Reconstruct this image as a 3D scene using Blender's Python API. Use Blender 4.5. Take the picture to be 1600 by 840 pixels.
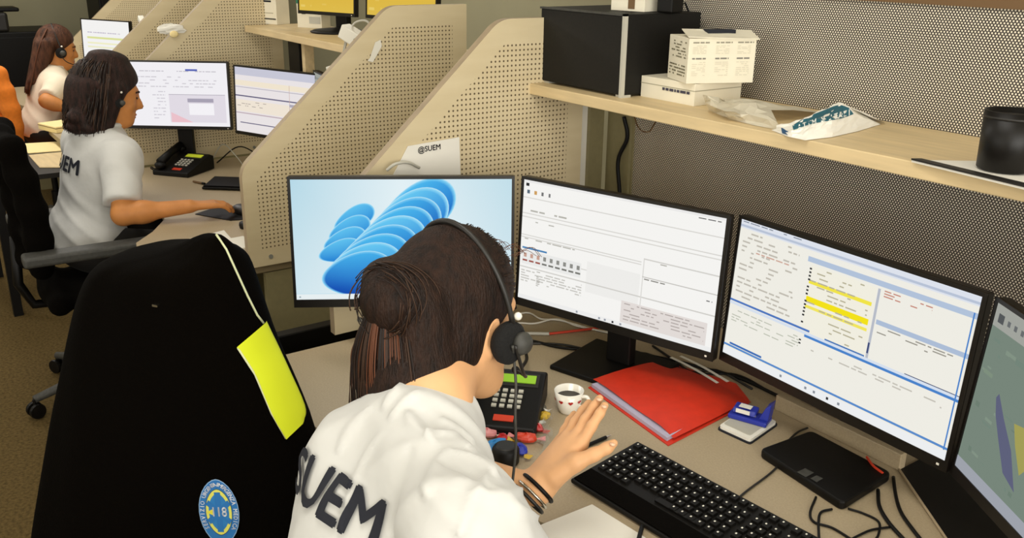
import bpy, bmesh, math, random
import numpy as np
from mathutils import Vector, Matrix
from mathutils.bvhtree import BVHTree

random.seed(7); np.random.seed(7)
scene = bpy.context.scene
C = scene.collection
for o in list(bpy.data.objects): bpy.data.objects.remove(o)
PI = math.pi

# ------------------------------------------------------------------ camera
FPX, PITCH, ROLL, AZ, CH = 1426.3, math.radians(19.234), math.radians(.844), math.radians(35.51), 1.69
_F = np.array([-math.cos(AZ)*math.cos(PITCH), math.sin(AZ)*math.cos(PITCH), -math.sin(PITCH)])
_R = np.cross(_F, [0, 0, 1]); _R /= np.linalg.norm(_R)
_U = np.cross(_R, _F)
_R, _U = _R*math.cos(ROLL)+_U*math.sin(ROLL), -_R*math.sin(ROLL)+_U*math.cos(ROLL)
cd = bpy.data.cameras.new('camera'); cam = bpy.data.objects.new('camera', cd); C.objects.link(cam)
cd.sensor_width = 36; cd.sensor_fit = 'HORIZONTAL'; cd.lens = FPX/1600*36; cd.clip_start = .05
cam.matrix_world = Matrix(((_R[0], _U[0], -_F[0], 0), (_R[1], _U[1], -_F[1], 0), (_R[2], _U[2], -_F[2], CH), (0, 0, 0, 1)))
scene.camera = cam

# ------------------------------------------------------------------ world, exposure, ceiling lamps' light
w = bpy.data.worlds.new('world'); scene.world = w; w.use_nodes = True
w.node_tree.nodes['Background'].inputs[0].default_value = (.9, .93, 1, 1)
w.node_tree.nodes['Background'].inputs[1].default_value = .25
scene.view_settings.view_transform = 'Standard'
try: scene.view_settings.look = 'None'
except Exception: pass
scene.view_settings.gamma = 1; scene.view_settings.use_curve_mapping = False
scene.view_settings.exposure = 0.12
SCREEN = .9
LAMPS = [(-.9, .5, 15), (.9, -.8, 12), (-3.6, .3, 17), (-6.2, .6, 38), (-3.8, -1.8, 12), (-6.8, -1.4, 34), (-1.6, 2.9, 8), (-5, 2.9, 16)]
DAY_RIGHT, DAY_FRONT = 125, 42

# ------------------------------------------------------------------ pixel helpers (real distances chosen per thing)
_O = np.array([0, 0, CH])
def ray(x, y): return _F+_R*(x-800)/FPX-_U*(y-420)/FPX
def atz(x, y, z): d = ray(x, y); return Vector(_O+d*(z-CH)/d[2])
def atx(x, y, X): d = ray(x, y); return Vector(_O+d*X/d[0])
def aty(x, y, Y): d = ray(x, y); return Vector(_O+d*Y/d[1])
def atd(x, y, D): return Vector(_O+ray(x, y)*D)
def atp(x, y, P, n):
    d = ray(x, y); t = (np.array(P)-_O)@np.array(n)/(d@np.array(n)); return Vector(_O+d*t)
DZ = .74
def D(x, y): return atz(x, y, DZ)

# ------------------------------------------------------------------ materials
def lin(h):
    if isinstance(h, str):
        h = h.lstrip('#'); h = [int(h[i:i+2], 16)/255 for i in (0, 2, 4)]
        return tuple(c/12.92 if c <= .04045 else ((c+.055)/1.055)**2.4 for c in h)
    return tuple(h)
MATS = {}
def mat(name, col, rough=.6, metal=0, noise=0, nscale=40, bump=0, bscale=200, spec=.5, trans=0, alpha=1, coat=0, sheen=0, stretch=None, col2=None):
    if name in MATS: return MATS[name]
    m = bpy.data.materials.new(name); m.use_nodes = True; nt = m.node_tree
    b = nt.nodes['Principled BSDF']; c = lin(col)
    b.inputs['Base Color'].default_value = (*c, 1); b.inputs['Roughness'].default_value = rough; b.inputs['Metallic'].default_value = metal
    b.inputs['Specular IOR Level'].default_value = spec
    if trans: b.inputs['Transmission Weight'].default_value = trans
    if alpha < 1: b.inputs['Alpha'].default_value = alpha
    if coat: b.inputs['Coat Weight'].default_value = coat
    if sheen: b.inputs['Sheen Weight'].default_value = sheen
    if noise or bump or col2:
        tc = nt.nodes.new('ShaderNodeTexCoord'); src = tc.outputs['Object']
        if stretch:
            mp = nt.nodes.new('ShaderNodeMapping'); mp.inputs['Scale'].default_value = stretch
            nt.links.new(src, mp.inputs[0]); src = mp.outputs[0]
    if noise or col2:
        n = nt.nodes.new('ShaderNodeTexNoise'); n.inputs['Scale'].default_value = nscale; n.inputs['Detail'].default_value = 4
        nt.links.new(src, n.inputs['Vector'])
        r = nt.nodes.new('ShaderNodeValToRGB'); r.color_ramp.elements[0].position = .3; r.color_ramp.elements[1].position = .7
        c2 = lin(col2) if col2 else tuple(min(1, x*(1+noise)) for x in c)
        c1 = c if col2 else tuple(x*(1-noise) for x in c)
        r.color_ramp.elements[0].color = (*c1, 1); r.color_ramp.elements[1].color = (*c2, 1)
        nt.links.new(n.outputs[0], r.inputs[0]); nt.links.new(r.outputs[0], b.inputs['Base Color'])
    if bump:
        n2 = nt.nodes.new('ShaderNodeTexNoise'); n2.inputs['Scale'].default_value = bscale; n2.inputs['Detail'].default_value = 3
        nt.links.new(src, n2.inputs['Vector'])
        bp = nt.nodes.new('ShaderNodeBump'); bp.inputs['Strength'].default_value = bump; bp.inputs['Distance'].default_value = .01
        nt.links.new(n2.outputs[0], bp.inputs['Height']); nt.links.new(bp.outputs[0], b.inputs['Normal'])
    MATS[name] = m; return m

def math_node(nt, op, a, b=None):
    n = nt.nodes.new('ShaderNodeMath'); n.operation = op
    for i, v in enumerate((a, b)):
        if v is None: continue
        if hasattr(v, 'is_linked') or hasattr(v, 'links'): nt.links.new(v, n.inputs[i])
        else: n.inputs[i].default_value = v
    return n.outputs[0]

def divider_material():
    """plywood divider with a square grid of small drilled holes, margins kept clear along the edges"""
    m = bpy.data.materials.new('perforated_plywood'); m.use_nodes = True; nt = m.node_tree; b = nt.nodes['Principled BSDF']
    tc = nt.nodes.new('ShaderNodeTexCoord'); sp = nt.nodes.new('ShaderNodeSeparateXYZ'); nt.links.new(tc.outputs['Object'], sp.inputs[0])
    y, z = sp.outputs[1], sp.outputs[2]; p = .0132
    def g(v): return math_node(nt, 'SUBTRACT', math_node(nt, 'FRACT', math_node(nt, 'DIVIDE', v, p)), .5)
    gy, gz = g(y), g(z)
    d = math_node(nt, 'SQRT', math_node(nt, 'ADD', math_node(nt, 'MULTIPLY', gy, gy), math_node(nt, 'MULTIPLY', gz, gz)))
    hole = math_node(nt, 'LESS_THAN', d, .21)
    # local panel: y 0..0.83, z 0..0.775, diagonal from (0,.31) to (.50,.76)
    dg = math_node(nt, 'SUBTRACT', math_node(nt, 'MULTIPLY', y, .669), math_node(nt, 'MULTIPLY', z, .743))   # along the normal
    for cond in (math_node(nt, 'GREATER_THAN', y, .045), math_node(nt, 'LESS_THAN', y, .745), math_node(nt, 'GREATER_THAN', z, .05),
                 math_node(nt, 'LESS_THAN', z, .715), math_node(nt, 'GREATER_THAN', dg, -.232+.055)):
        hole = math_node(nt, 'MULTIPLY', hole, cond)
    n = nt.nodes.new('ShaderNodeTexNoise'); n.inputs['Scale'].default_value = 5; n.inputs['Detail'].default_value = 5
    mp = nt.nodes.new('ShaderNodeMapping'); mp.inputs['Scale'].default_value = (1, 1, 6)
    nt.links.new(tc.outputs['Object'], mp.inputs[0]); nt.links.new(mp.outputs[0], n.inputs[0])
    r = nt.nodes.new('ShaderNodeValToRGB'); r.color_ramp.elements[0].color = (*lin('#c9b790'), 1); r.color_ramp.elements[1].color = (*lin('#d9caa6'), 1)
    nt.links.new(n.outputs[0], r.inputs[0])
    mx = nt.nodes.new('ShaderNodeMix'); mx.data_type = 'RGBA'
    nt.links.new(hole, mx.inputs[0]); nt.links.new(r.outputs[0], mx.inputs[6]); mx.inputs[7].default_value = (*lin('#5d4c33'), 1)
    nt.links.new(mx.outputs[2], b.inputs['Base Color']); b.inputs['Roughness'].default_value = .55
    return m

def screen_mesh_material():
    """fine perforated metal sheet: staggered pale dots in a dark brown sheet"""
    m = bpy.data.materials.new('perforated_metal'); m.use_nodes = True; nt = m.node_tree; b = nt.nodes['Principled BSDF']
    tc = nt.nodes.new('ShaderNodeTexCoord'); sp = nt.nodes.new('ShaderNodeSeparateXYZ'); nt.links.new(tc.outputs['Object'], sp.inputs[0])
    x, z = sp.outputs[0], sp.outputs[2]; px, pz = .0068, .0100
    def cell(off):
        gx = math_node(nt, 'MULTIPLY', math_node(nt, 'SUBTRACT', math_node(nt, 'FRACT', math_node(nt, 'ADD', math_node(nt, 'DIVIDE', x, px), off)), .5), px)
        gz = math_node(nt, 'MULTIPLY', math_node(nt, 'SUBTRACT', math_node(nt, 'FRACT', math_node(nt, 'ADD', math_node(nt, 'DIVIDE', z, pz), off)), .5), pz)
        return math_node(nt, 'SQRT', math_node(nt, 'ADD', math_node(nt, 'MULTIPLY', gx, gx), math_node(nt, 'MULTIPLY', gz, gz)))
    d = math_node(nt, 'MINIMUM', cell(0), cell(.5))
    dot = math_node(nt, 'LESS_THAN', d, .0019)
    mx = nt.nodes.new('ShaderNodeMix'); mx.data_type = 'RGBA'; nt.links.new(dot, mx.inputs[0])
    mx.inputs[6].default_value = (*lin('#3a3129'), 1); mx.inputs[7].default_value = (*lin('#e8e0cc'), 1)
    nt.links.new(mx.outputs[2], b.inputs['Base Color']); b.inputs['Roughness'].default_value = .5
    return m

def glow_material(name='screen_picture', strength=None):
    m = bpy.data.materials.new(name); m.use_nodes = True; nt = m.node_tree; nt.nodes.clear()
    o = nt.nodes.new('ShaderNodeOutputMaterial'); e = nt.nodes.new('ShaderNodeEmission'); a = nt.nodes.new('ShaderNodeAttribute'); a.attribute_name = 'Col'
    nt.links.new(a.outputs['Color'], e.inputs[0]); e.inputs[1].default_value = strength or SCREEN; nt.links.new(e.outputs[0], o.inputs[0])
    return m
def print_material(name, rough=.6):
    m = bpy.data.materials.new(name); m.use_nodes = True; nt = m.node_tree; b = nt.nodes['Principled BSDF']
    a = nt.nodes.new('ShaderNodeAttribute'); a.attribute_name = 'Col'; nt.links.new(a.outputs['Color'], b.inputs['Base Color']); b.inputs['Roughness'].default_value = rough
    return m
M_PLY = divider_material(); M_PERF = screen_mesh_material(); M_GLOW = glow_material(); M_PRINT = print_material('printed_colour')

M = dict(
 black=mat('black_plastic', '#080604', .5, noise=.2, nscale=60, spec=.25), black_soft=mat('black_fabric', '#060402', .95, bump=.25, bscale=300, spec=.06),
 jacket=mat('jacket_cloth', '#050301', .95, bump=.2, bscale=250, spec=.05),
 bezel=mat('monitor_bezel', '#100c08', .35), dark=mat('dark_plastic', '#1c1915', .5), darkgrey=mat('dark_grey', '#3b3a35', .6, noise=.25, nscale=80),
 grey=mat('grey_plastic', '#84837a', .5), lgrey=mat('light_grey', '#b9b6a8', .5), white=mat('white_plastic', '#e6e2d4', .45), chrome=mat('chrome', '#c8c4b8', .25, 1),
 desk=mat('desk_laminate', '#a8977a', .45, noise=.08, nscale=250), desk_edge=mat('desk_edge', '#9a8a6a', .5),
 wood=mat('beech_shelf', '#d9c193', .5, noise=.1, nscale=6, stretch=(1, 8, 8)), ply_edge=mat('plywood_edge', '#a08d70', .6, noise=.12, nscale=20),
 wall=mat('painted_wall', '#a9a384', .8, noise=.03, nscale=3), floor=mat('carpet', '#5a4a2b', .95, noise=.35, nscale=90, bump=.4, bscale=400, spec=.1),
 ceil=mat('ceiling_tile', '#d8d4c4', .9), olive=mat('olive_panel', '#857c58', .6, noise=.05, nscale=60), rail=mat('brown_rail', '#6a4f2e', .5),
 shirt=mat('white_cotton', '#c9c8c3', .9, bump=.35, bscale=14, sheen=.1, spec=.2, noise=.03, nscale=8), shirt_cream=mat('cream_cotton', '#e0d2bb', .9, bump=.1, bscale=40, spec=.2),
 navy=mat('navy_print', '#10131f', .8), skin=mat('skin', '#dba777', .55, noise=.06, nscale=25, spec=.35), skin2=mat('skin_tanned', '#c07f45', .55, noise=.08, nscale=25, spec=.35),
 hair=mat('brown_hair', '#150c07', .62, col2='#2e1c12', nscale=22, bump=.5, bscale=90, stretch=(4, 4, 1), spec=.22),
 hair2=mat('dark_brown_hair', '#140c07', .62, col2='#35201a', nscale=20, bump=.5, bscale=70, stretch=(4, 4, 1), spec=.22),
 hair3=mat('chestnut_hair', '#2e1b12', .62, col2='#5c3a28', nscale=16, bump=.5, bscale=60, stretch=(4, 4, 1), spec=.22),
 auburn=mat('auburn_strand', '#5c341d', .5, spec=.3), strand=mat('dark_strand', '#1c110b', .5, spec=.3), strand2=mat('mid_strand', '#3a2618', .5, spec=.3),
 trousers=mat('dark_trousers', '#17130f', .9), yellow=mat('hi_vis_yellow', '#e3ef1e', .7), piping=mat('reflective_piping', '#d8dcae', .5),
 red=mat('red_folder', '#cf2f14', .55, noise=.08, nscale=40), paper=mat('paper', '#e8e4d8', .8), lav=mat('lavender_paper', '#b4acc0', .7), cream=mat('cream_paper', '#efd99c', .8),
 blue=mat('blue_plastic', '#26339a', .35), orange=mat('orange_fabric', '#e07a1e', .85, noise=.08, nscale=60), card=mat('white_card', '#e6dfc9', .7, noise=.03, nscale=15),
 card_grey=mat('grey_card', '#a59f86', .7), ceramic=mat('ceramic', '#eee9dc', .2, coat=.4), coffee=mat('coffee', '#1a0d06', .2), hearts=mat('red_glaze', '#b01818', .3),
 lcd=mat('green_display', '#8fc22e', .4), lcd2=mat('yellow_display', '#d8e63c', .4), teal=mat('teal_print', '#1f5f6e', .5), bag=mat('thin_plastic_bag', '#d6cfba', .35, alpha=.8, spec=.6),
 redp=mat('red_plastic', '#c43b22', .4), pink=mat('pink_wrapper', '#d58a8a', .35), yel=mat('yellow_wrapper', '#c9a636', .35), glass=mat('glass', '#e8efe8', .05, trans=.9, alpha=.5),
 green=mat('green_print', '#2f7a57', .5), blueprint=mat('blue_print', '#2a82c4', .5), boxblack=mat('black_vinyl', '#0e0c08', .6, noise=.4, nscale=200, spec=.3), boxside=mat('black_vinyl_side', '#1f1c14', .7, noise=.3, nscale=200, spec=.3),
 nail=mat('finger_nail', '#e6bb9a', .3), lip=mat('lips', '#a8604a', .5), eye=mat('eye', '#1a120c', .2), foam=mat('ear_foam', '#0b0a09', .95, bump=.4, bscale=300),
 lamp=mat('lamp_housing', '#d8d8d4', .5),
)

# ------------------------------------------------------------------ mesh builder
class MB:
    def __init__(s): s.v = []; s.f = []; s.m = []; s.c = []
    def add(s, vs, fs, m=0, col=None):
        b = len(s.v); s.v += [tuple(v) for v in vs]; s.f += [tuple(i+b for i in f) for f in fs]; s.m += [m]*len(fs); s.c += [col]*len(vs); return s
    def box(s, c, sz, R=None, m=0):
        x, y, z = (a/2 for a in sz); vs = [Vector((i*x, j*y, k*z)) for i in (-1, 1) for j in (-1, 1) for k in (-1, 1)]
        if R is not None: vs = [R @ v for v in vs]
        c = Vector(c); return s.add([v+c for v in vs], [(0, 1, 3, 2), (4, 6, 7, 5), (0, 4, 5, 1), (2, 3, 7, 6), (0, 2, 6, 4), (1, 5, 7, 3)], m)
    def b2(s, a, b, m=0): a, b = Vector(a), Vector(b); return s.box((a+b)/2, [abs(q) for q in (b-a)], None, m)
    def prism(s, pts, ext, m=0, me=None):
        pts = [Vector(p) for p in pts]; ext = Vector(ext); n = len(pts); vs = pts+[p+ext for p in pts]
        s.add(vs, [tuple(range(n)), tuple(range(2*n-1, n-1, -1))], m)
        b = len(s.v)-2*n
        for i in range(n):
            s.f.append((b+i, b+i+n, b+(i+1) % n+n, b+(i+1) % n)); s.m.append(m if me is None else me)
        return s
    def tube(s, pts, r, n=8, m=0, cap=True):
        pts = [Vector(p) for p in pts]; k = len(pts); rs = r if isinstance(r, (list, tuple)) else [r]*k
        vs = []; prev = None
        for i, p in enumerate(pts):
            t = (pts[min(i+1, k-1)]-pts[max(i-1, 0)]).normalized()
            a = prev if prev is not None else (Vector((0, 0, 1)) if abs(t.z) < .9 else Vector((1, 0, 0)))
            a = (a-t*a.dot(t)).normalized(); prev = a; bb = t.cross(a)
            for j in range(n): th = 2*PI*j/n; vs.append(p+(a*math.cos(th)+bb*math.sin(th))*rs[i])
        fs = [(i*n+j, i*n+(j+1) % n, (i+1)*n+(j+1) % n, (i+1)*n+j) for i in range(k-1) for j in range(n)]
        if cap: fs += [tuple(range(n-1, -1, -1)), tuple((k-1)*n+j for j in range(n))]
        return s.add(vs, fs, m)
    def lathe(s, prof, c=(0, 0, 0), R=None, n=24, m=0):
        c = Vector(c); vs = []
        for (r, z) in prof:
            for j in range(n):
                th = 2*PI*j/n; v = Vector((r*math.cos(th), r*math.sin(th), z)); vs.append((R @ v if R is not None else v)+c)
        k = len(prof); fs = [(i*n+j, i*n+(j+1) % n, (i+1)*n+(j+1) % n, (i+1)*n+j) for i in range(k-1) for j in range(n)]
        fs += [tuple(range(n-1, -1, -1)), tuple((k-1)*n+j for j in range(n))]
        return s.add(vs, fs, m)
    def ell(s, c, r, R=None, nu=14, nv=9, m=0):
        c = Vector(c); r = (r, r, r) if not isinstance(r, (tuple, list)) else r; vs = []
        for i in range(nv+1):
            ph = -PI/2+PI*i/nv
            for j in range(nu):
                th = 2*PI*j/nu; v = Vector((r[0]*math.cos(ph)*math.cos(th), r[1]*math.cos(ph)*math.sin(th), r[2]*math.sin(ph))); vs.append((R @ v if R is not None else v)+c)
        return s.add(vs, [(i*nu+j, i*nu+(j+1) % nu, (i+1)*nu+(j+1) % nu, (i+1)*nu+j) for i in range(nv) for j in range(nu)], m)
    def build(s, name, mats, parent=None, smooth=False, bevel=0, origin=None, stuff=False, seg=2):
        me = bpy.data.meshes.new(name); off = Vector(origin) if origin is not None else Vector((0, 0, 0))
        me.from_pydata([Vector(v)-off for v in s.v], [], s.f)
        for mm in (mats if isinstance(mats, (list, tuple)) else [mats]): me.materials.append(mm)
        me.polygons.foreach_set('material_index', s.m)
        if smooth: me.polygons.foreach_set('use_smooth', [True]*len(s.f))
        if any(c is not None for c in s.c):
            a = me.color_attributes.new('Col', 'FLOAT_COLOR', 'POINT')
            for i, c in enumerate(s.c): a.data[i].color = (*(c or (1, 1, 1)), 1)
        bm = bmesh.new(); bm.from_mesh(me)
        if not any(c is not None for c in s.c): bmesh.ops.recalc_face_normals(bm, faces=bm.faces)
        bm.to_mesh(me); bm.free(); me.update()
        o = bpy.data.objects.new(name, me); C.objects.link(o)
        if parent is not None: o.parent = parent
        if origin is not None: o.location = off
        if bevel:
            md = o.modifiers.new('bevel', 'BEVEL'); md.width = bevel; md.segments = seg; md.limit_method = 'ANGLE'; md.angle_limit = .6
            md.harden_normals = False
        if smooth and bevel: pass
        if stuff: o['kind'] = 'stuff'
        return o
def tag(o, label, cat, group=None):
    o['label'] = label; o['category'] = cat
    if group: o['group'] = group
    return o
def thing(name, label, cat, loc=(0, 0, 0), rz=0, group=None, R=None):
    o = bpy.data.objects.new(name, None); o.empty_display_size = .05; C.objects.link(o); o.location = loc; o.rotation_euler = (0, 0, rz)
    return tag(o, label, cat, group)
def struct(o): o['kind'] = 'structure'; return o
def RZ(a): return Matrix.Rotation(a, 3, 'Z')
def frame(x, y, z): return Matrix((x, y, z)).transposed()
def shift(mb, loc):
    l = Vector(loc); mb.v = [tuple(Vector(v)-l) for v in mb.v]; return mb
def bez(pts, n=24):
    """catmull-rom through the points"""
    P = [Vector(p) for p in pts]; P = [P[0]*2-P[1]]+P+[P[-1]*2-P[-2]]; out = []
    k = len(P)-3
    for i in range(k):
        for j in range(n//k+1):
            t = j/(n//k+1); a, b, c, d = P[i:i+4]
            out.append(.5*((2*b)+(c-a)*t+(2*a-5*b+4*c-d)*t*t+(3*b-a-3*c+d)*t**3))
    out.append(P[-2]); return out
def text_mesh(body, size, bold=0, step=0):
    cu = bpy.data.curves.new('t', 'FONT'); cu.body = body; cu.size = size; cu.align_x = 'CENTER'; cu.align_y = 'CENTER'; cu.resolution_u = 3
    ob = bpy.data.objects.new('t', cu); C.objects.link(ob); dg = bpy.context.evaluated_depsgraph_get()
    me = bpy.data.meshes.new_from_object(ob.evaluated_get(dg)); bpy.data.objects.remove(ob); bpy.data.curves.remove(cu)
    bm = bmesh.new(); bm.from_mesh(me); bmesh.ops.triangulate(bm, faces=bm.faces)
    if step:
        xs = [v.co.x for v in bm.verts]; ys = [v.co.y for v in bm.verts]
        for ax, (lo, hi) in enumerate(((min(xs), max(xs)), (min(ys), max(ys)))):
            q = lo+step
            while q < hi:
                no = (1, 0, 0) if ax == 0 else (0, 1, 0); co = (q, 0, 0) if ax == 0 else (0, q, 0)
                bmesh.ops.bisect_plane(bm, geom=bm.verts[:]+bm.edges[:]+bm.faces[:], plane_co=co, plane_no=no); q += step
    bmesh.ops.triangulate(bm, faces=bm.faces); vs = [v.co.copy() for v in bm.verts]; bm.verts.index_update(); fs = [tuple(v.index for v in f.verts) for f in bm.faces]; bm.free(); bpy.data.meshes.remove(me)
    if bold:                                  # heavier strokes: shifted copies of the same flat letters
        n0, v0, f0 = len(vs), list(vs), list(fs)
        for q, (dx, dy) in enumerate(((bold, 0), (-bold, 0), (0, bold), (0, -bold))): vs += [v+Vector((dx, dy, 0)) for v in v0]; fs += [tuple(i+n0*(q+1) for i in f) for f in f0]
    return vs, fs
def text_on(mb, body, size, origin, X, Y, m=0, bold=0, col=None):
    vs, fs = text_mesh(body, size, bold); o = Vector(origin); X = Vector(X); Y = Vector(Y)
    mb.add([o+X*v.x+Y*v.y for v in vs], fs, m, col); return mb
def bvh_of(o):
    return BVHTree.FromPolygons([v.co.copy() for v in o.data.vertices], [tuple(p.vertices) for p in o.data.polygons])
def project_flat(vs, origin, X, Y, direction, bvh, off=.002):
    """lay flat artwork (2D verts) on a surface"""
    o, X, Y, d = Vector(origin), Vector(X), Vector(Y), Vector(direction).normalized(); out = []
    for v in vs:
        p = o+X*v.x+Y*v.y; h = bvh.ray_cast(p-d*.25, d, .6)
        out.append((h[0]-d*off) if h[0] is not None else p)
    return out

# ------------------------------------------------------------------ signed-distance modelling for bodies and cloth
class SDF:
    def __init__(s): s.p = []
    def rc(s, a, b, ra, rb=None, k=.02, sub=False, flat=False):
        s.p.append(('rc', np.array(a, float), np.array(b, float), ra, ra if rb is None else rb, k, sub, flat)); return s
    def ell(s, c, r, R=None, k=.02, sub=False):
        R = np.eye(3) if R is None else np.array([list(x) for x in R], float)
        s.p.append(('ell', np.array(c, float), np.array(r, float), R, None, k, sub, False)); return s
    def chain(s, pts, rs, k=.006):
        for i in range(len(pts)-1): s.rc(pts[i], pts[i+1], rs[i], rs[i+1], k)
        return s
    def eval(s, xs, ys, zs):
        Dm = np.full((len(xs), len(ys), len(zs)), .3)
        for (ty, a, b, q, e, k, sub, flat) in s.p:
            mg = k+.012
            if ty == 'rc': lo = np.minimum(a-q, b-e)-mg; hi = np.maximum(a+q, b+e)+mg
            else: r = np.max(b); lo = a-r-mg; hi = a+r+mg
            i0, i1 = np.searchsorted(xs, lo[0]), np.searchsorted(xs, hi[0]); j0, j1 = np.searchsorted(ys, lo[1]), np.searchsorted(ys, hi[1]); k0, k1 = np.searchsorted(zs, lo[2]), np.searchsorted(zs, hi[2])
            if i1 <= i0 or j1 <= j0 or k1 <= k0: continue
            X = xs[i0:i1, None, None]; Y = ys[None, j0:j1, None]; Z = zs[None, None, k0:k1]
            if ty == 'rc':
                ab = b-a; L2 = max(ab@ab, 1e-12); t = ((X-a[0])*ab[0]+(Y-a[1])*ab[1]+(Z-a[2])*ab[2])/L2; tc = np.clip(t, 0, 1)
                d = np.sqrt((X-a[0]-tc*ab[0])**2+(Y-a[1]-tc*ab[1])**2+(Z-a[2]-tc*ab[2])**2)-(q+(e-q)*tc)
                if flat: L = math.sqrt(L2); d = np.maximum(d, np.maximum(-t, t-1)*L)
            else:
                R = q; px, py, pz = X-a[0], Y-a[1], Z-a[2]
                u = R[0, 0]*px+R[1, 0]*py+R[2, 0]*pz; v = R[0, 1]*px+R[1, 1]*py+R[2, 1]*pz; ww = R[0, 2]*px+R[1, 2]*py+R[2, 2]*pz
                k_0 = np.sqrt((u/b[0])**2+(v/b[1])**2+(ww/b[2])**2); k_1 = np.sqrt((u/b[0]**2)**2+(v/b[1]**2)**2+(ww/b[2]**2)**2)+1e-9
                d = k_0*(k_0-1)/k_1
            cur = Dm[i0:i1, j0:j1, k0:k1]
            if sub:
                d = -d; h = np.maximum(k-np.abs(cur-d), 0)/k; Dm[i0:i1, j0:j1, k0:k1] = np.maximum(cur, d)+h*h*k/4
            else:
                h = np.maximum(k-np.abs(cur-d), 0)/k; Dm[i0:i1, j0:j1, k0:k1] = np.minimum(cur, d)-h*h*k/4
        return Dm
    def bounds(s):
        lo = np.full(3, 1e9); hi = -lo
        for (ty, a, b, q, e, k, sub, flat) in s.p:
            if sub: continue
            if ty == 'rc': lo = np.minimum(lo, np.minimum(a-q, b-e)); hi = np.maximum(hi, np.maximum(a+q, b+e))
            else: lo = np.minimum(lo, a-b.max()); hi = np.maximum(hi, a+b.max())
        return lo-.02, hi+.02
    def mesh(s, res, fine=(), disp=None, smooth=1):
        lo, hi = s.bounds(); ax = []
        for i in range(3):
            xs = [lo[i]]
            while xs[-1] < hi[i]:
                st = res
                for (fl, fh, fr) in fine:
                    if fl[i]-.004 <= xs[-1] <= fh[i]: st = min(st, fr)
                    elif xs[-1] < fl[i] and xs[-1]+st > fl[i]: st = max(fl[i]-xs[-1], fr)
                xs.append(xs[-1]+st)
            ax.append(np.array(xs))
        F = s.eval(*ax)
        if disp is not None: F = F+disp(ax[0][:, None, None], ax[1][None, :, None], ax[2][None, None, :])
        return surface_net(F, ax, smooth)
def surface_net(F, ax, smooth=1):
    S = F < 0; nx, ny, nz = F.shape
    cnt = np.zeros((nx-1, ny-1, nz-1), np.int8)
    for i in (0, 1):
        for j in (0, 1):
            for k in (0, 1): cnt += S[i:nx-1+i, j:ny-1+j, k:nz-1+k]
    act = (cnt > 0) & (cnt < 8); I, J, K = np.nonzero(act); n = len(I)
    idx = np.full(act.shape, -1, np.int64); idx[I, J, K] = np.arange(n)
    acc = np.zeros((n, 3)); num = np.zeros(n); xs, ys, zs = ax
    corners = [(i, j, k) for i in (0, 1) for j in (0, 1) for k in (0, 1)]
    for a in range(8):
        for b in range(a+1, 8):
            ca, cb = corners[a], corners[b]
            if sum(abs(p-q) for p, q in zip(ca, cb)) != 1: continue
            fa = F[I+ca[0], J+ca[1], K+ca[2]]; fb = F[I+cb[0], J+cb[1], K+cb[2]]; mk = (fa < 0) != (fb < 0)
            t = np.where(mk, fa/np.where(mk, fa-fb, 1), 0)
            for d, (arr, Q) in enumerate(((xs, I), (ys, J), (zs, K))):
                pa = arr[Q+ca[d]]; pb = arr[Q+cb[d]]; acc[:, d] += np.where(mk, pa+t*(pb-pa), 0)
            num += mk
    V = acc/num[:, None]; Q = []
    def quads(axis):
        sl0 = [slice(1, -1)]*3; sl1 = [slice(1, -1)]*3; sl0[axis] = slice(0, -1); sl1[axis] = slice(1, None)
        a = S[tuple(sl0)]; b = S[tuple(sl1)]; c = np.nonzero(a != b); inside = a[c]
        off = [1, 1, 1]; off[axis] = 0; p = [c[d]+off[d] for d in range(3)]; u, v = [d for d in range(3) if d != axis]
        def g(du, dv):
            q = [x.copy() for x in p]; q[u] -= du; q[v] -= dv; return idx[q[0], q[1], q[2]]
        f = np.stack([g(1, 1), g(0, 1), g(0, 0), g(1, 0)], 1)
        flip = inside if axis != 1 else ~inside
        f[~flip] = f[~flip][:, ::-1]; return f
    for axn in range(3): Q.append(quads(axn))
    Q = np.concatenate(Q); Q = Q[(Q >= 0).all(1)]
    for _ in range(smooth):
        s_ = np.zeros_like(V); c_ = np.zeros(len(V))
        for a in range(4):
            for b in (1, 3): np.add.at(s_, Q[:, a], V[Q[:, (a+b) % 4]]); np.add.at(c_, Q[:, a], 1)
        V = V*.5+.5*s_/np.maximum(c_, 1)[:, None]
    return V, Q
def sdf_obj(name, VQ, material, parent=None, loc=(0, 0, 0)):
    V, Q = VQ; me = bpy.data.meshes.new(name); l = np.array(loc, float)
    me.from_pydata((V-l).tolist(), [], Q.tolist()); me.polygons.foreach_set('use_smooth', [True]*len(Q)); me.materials.append(material); me.update()
    o = bpy.data.objects.new(name, me); C.objects.link(o)
    if parent is not None: o.parent = parent
    return o

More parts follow.
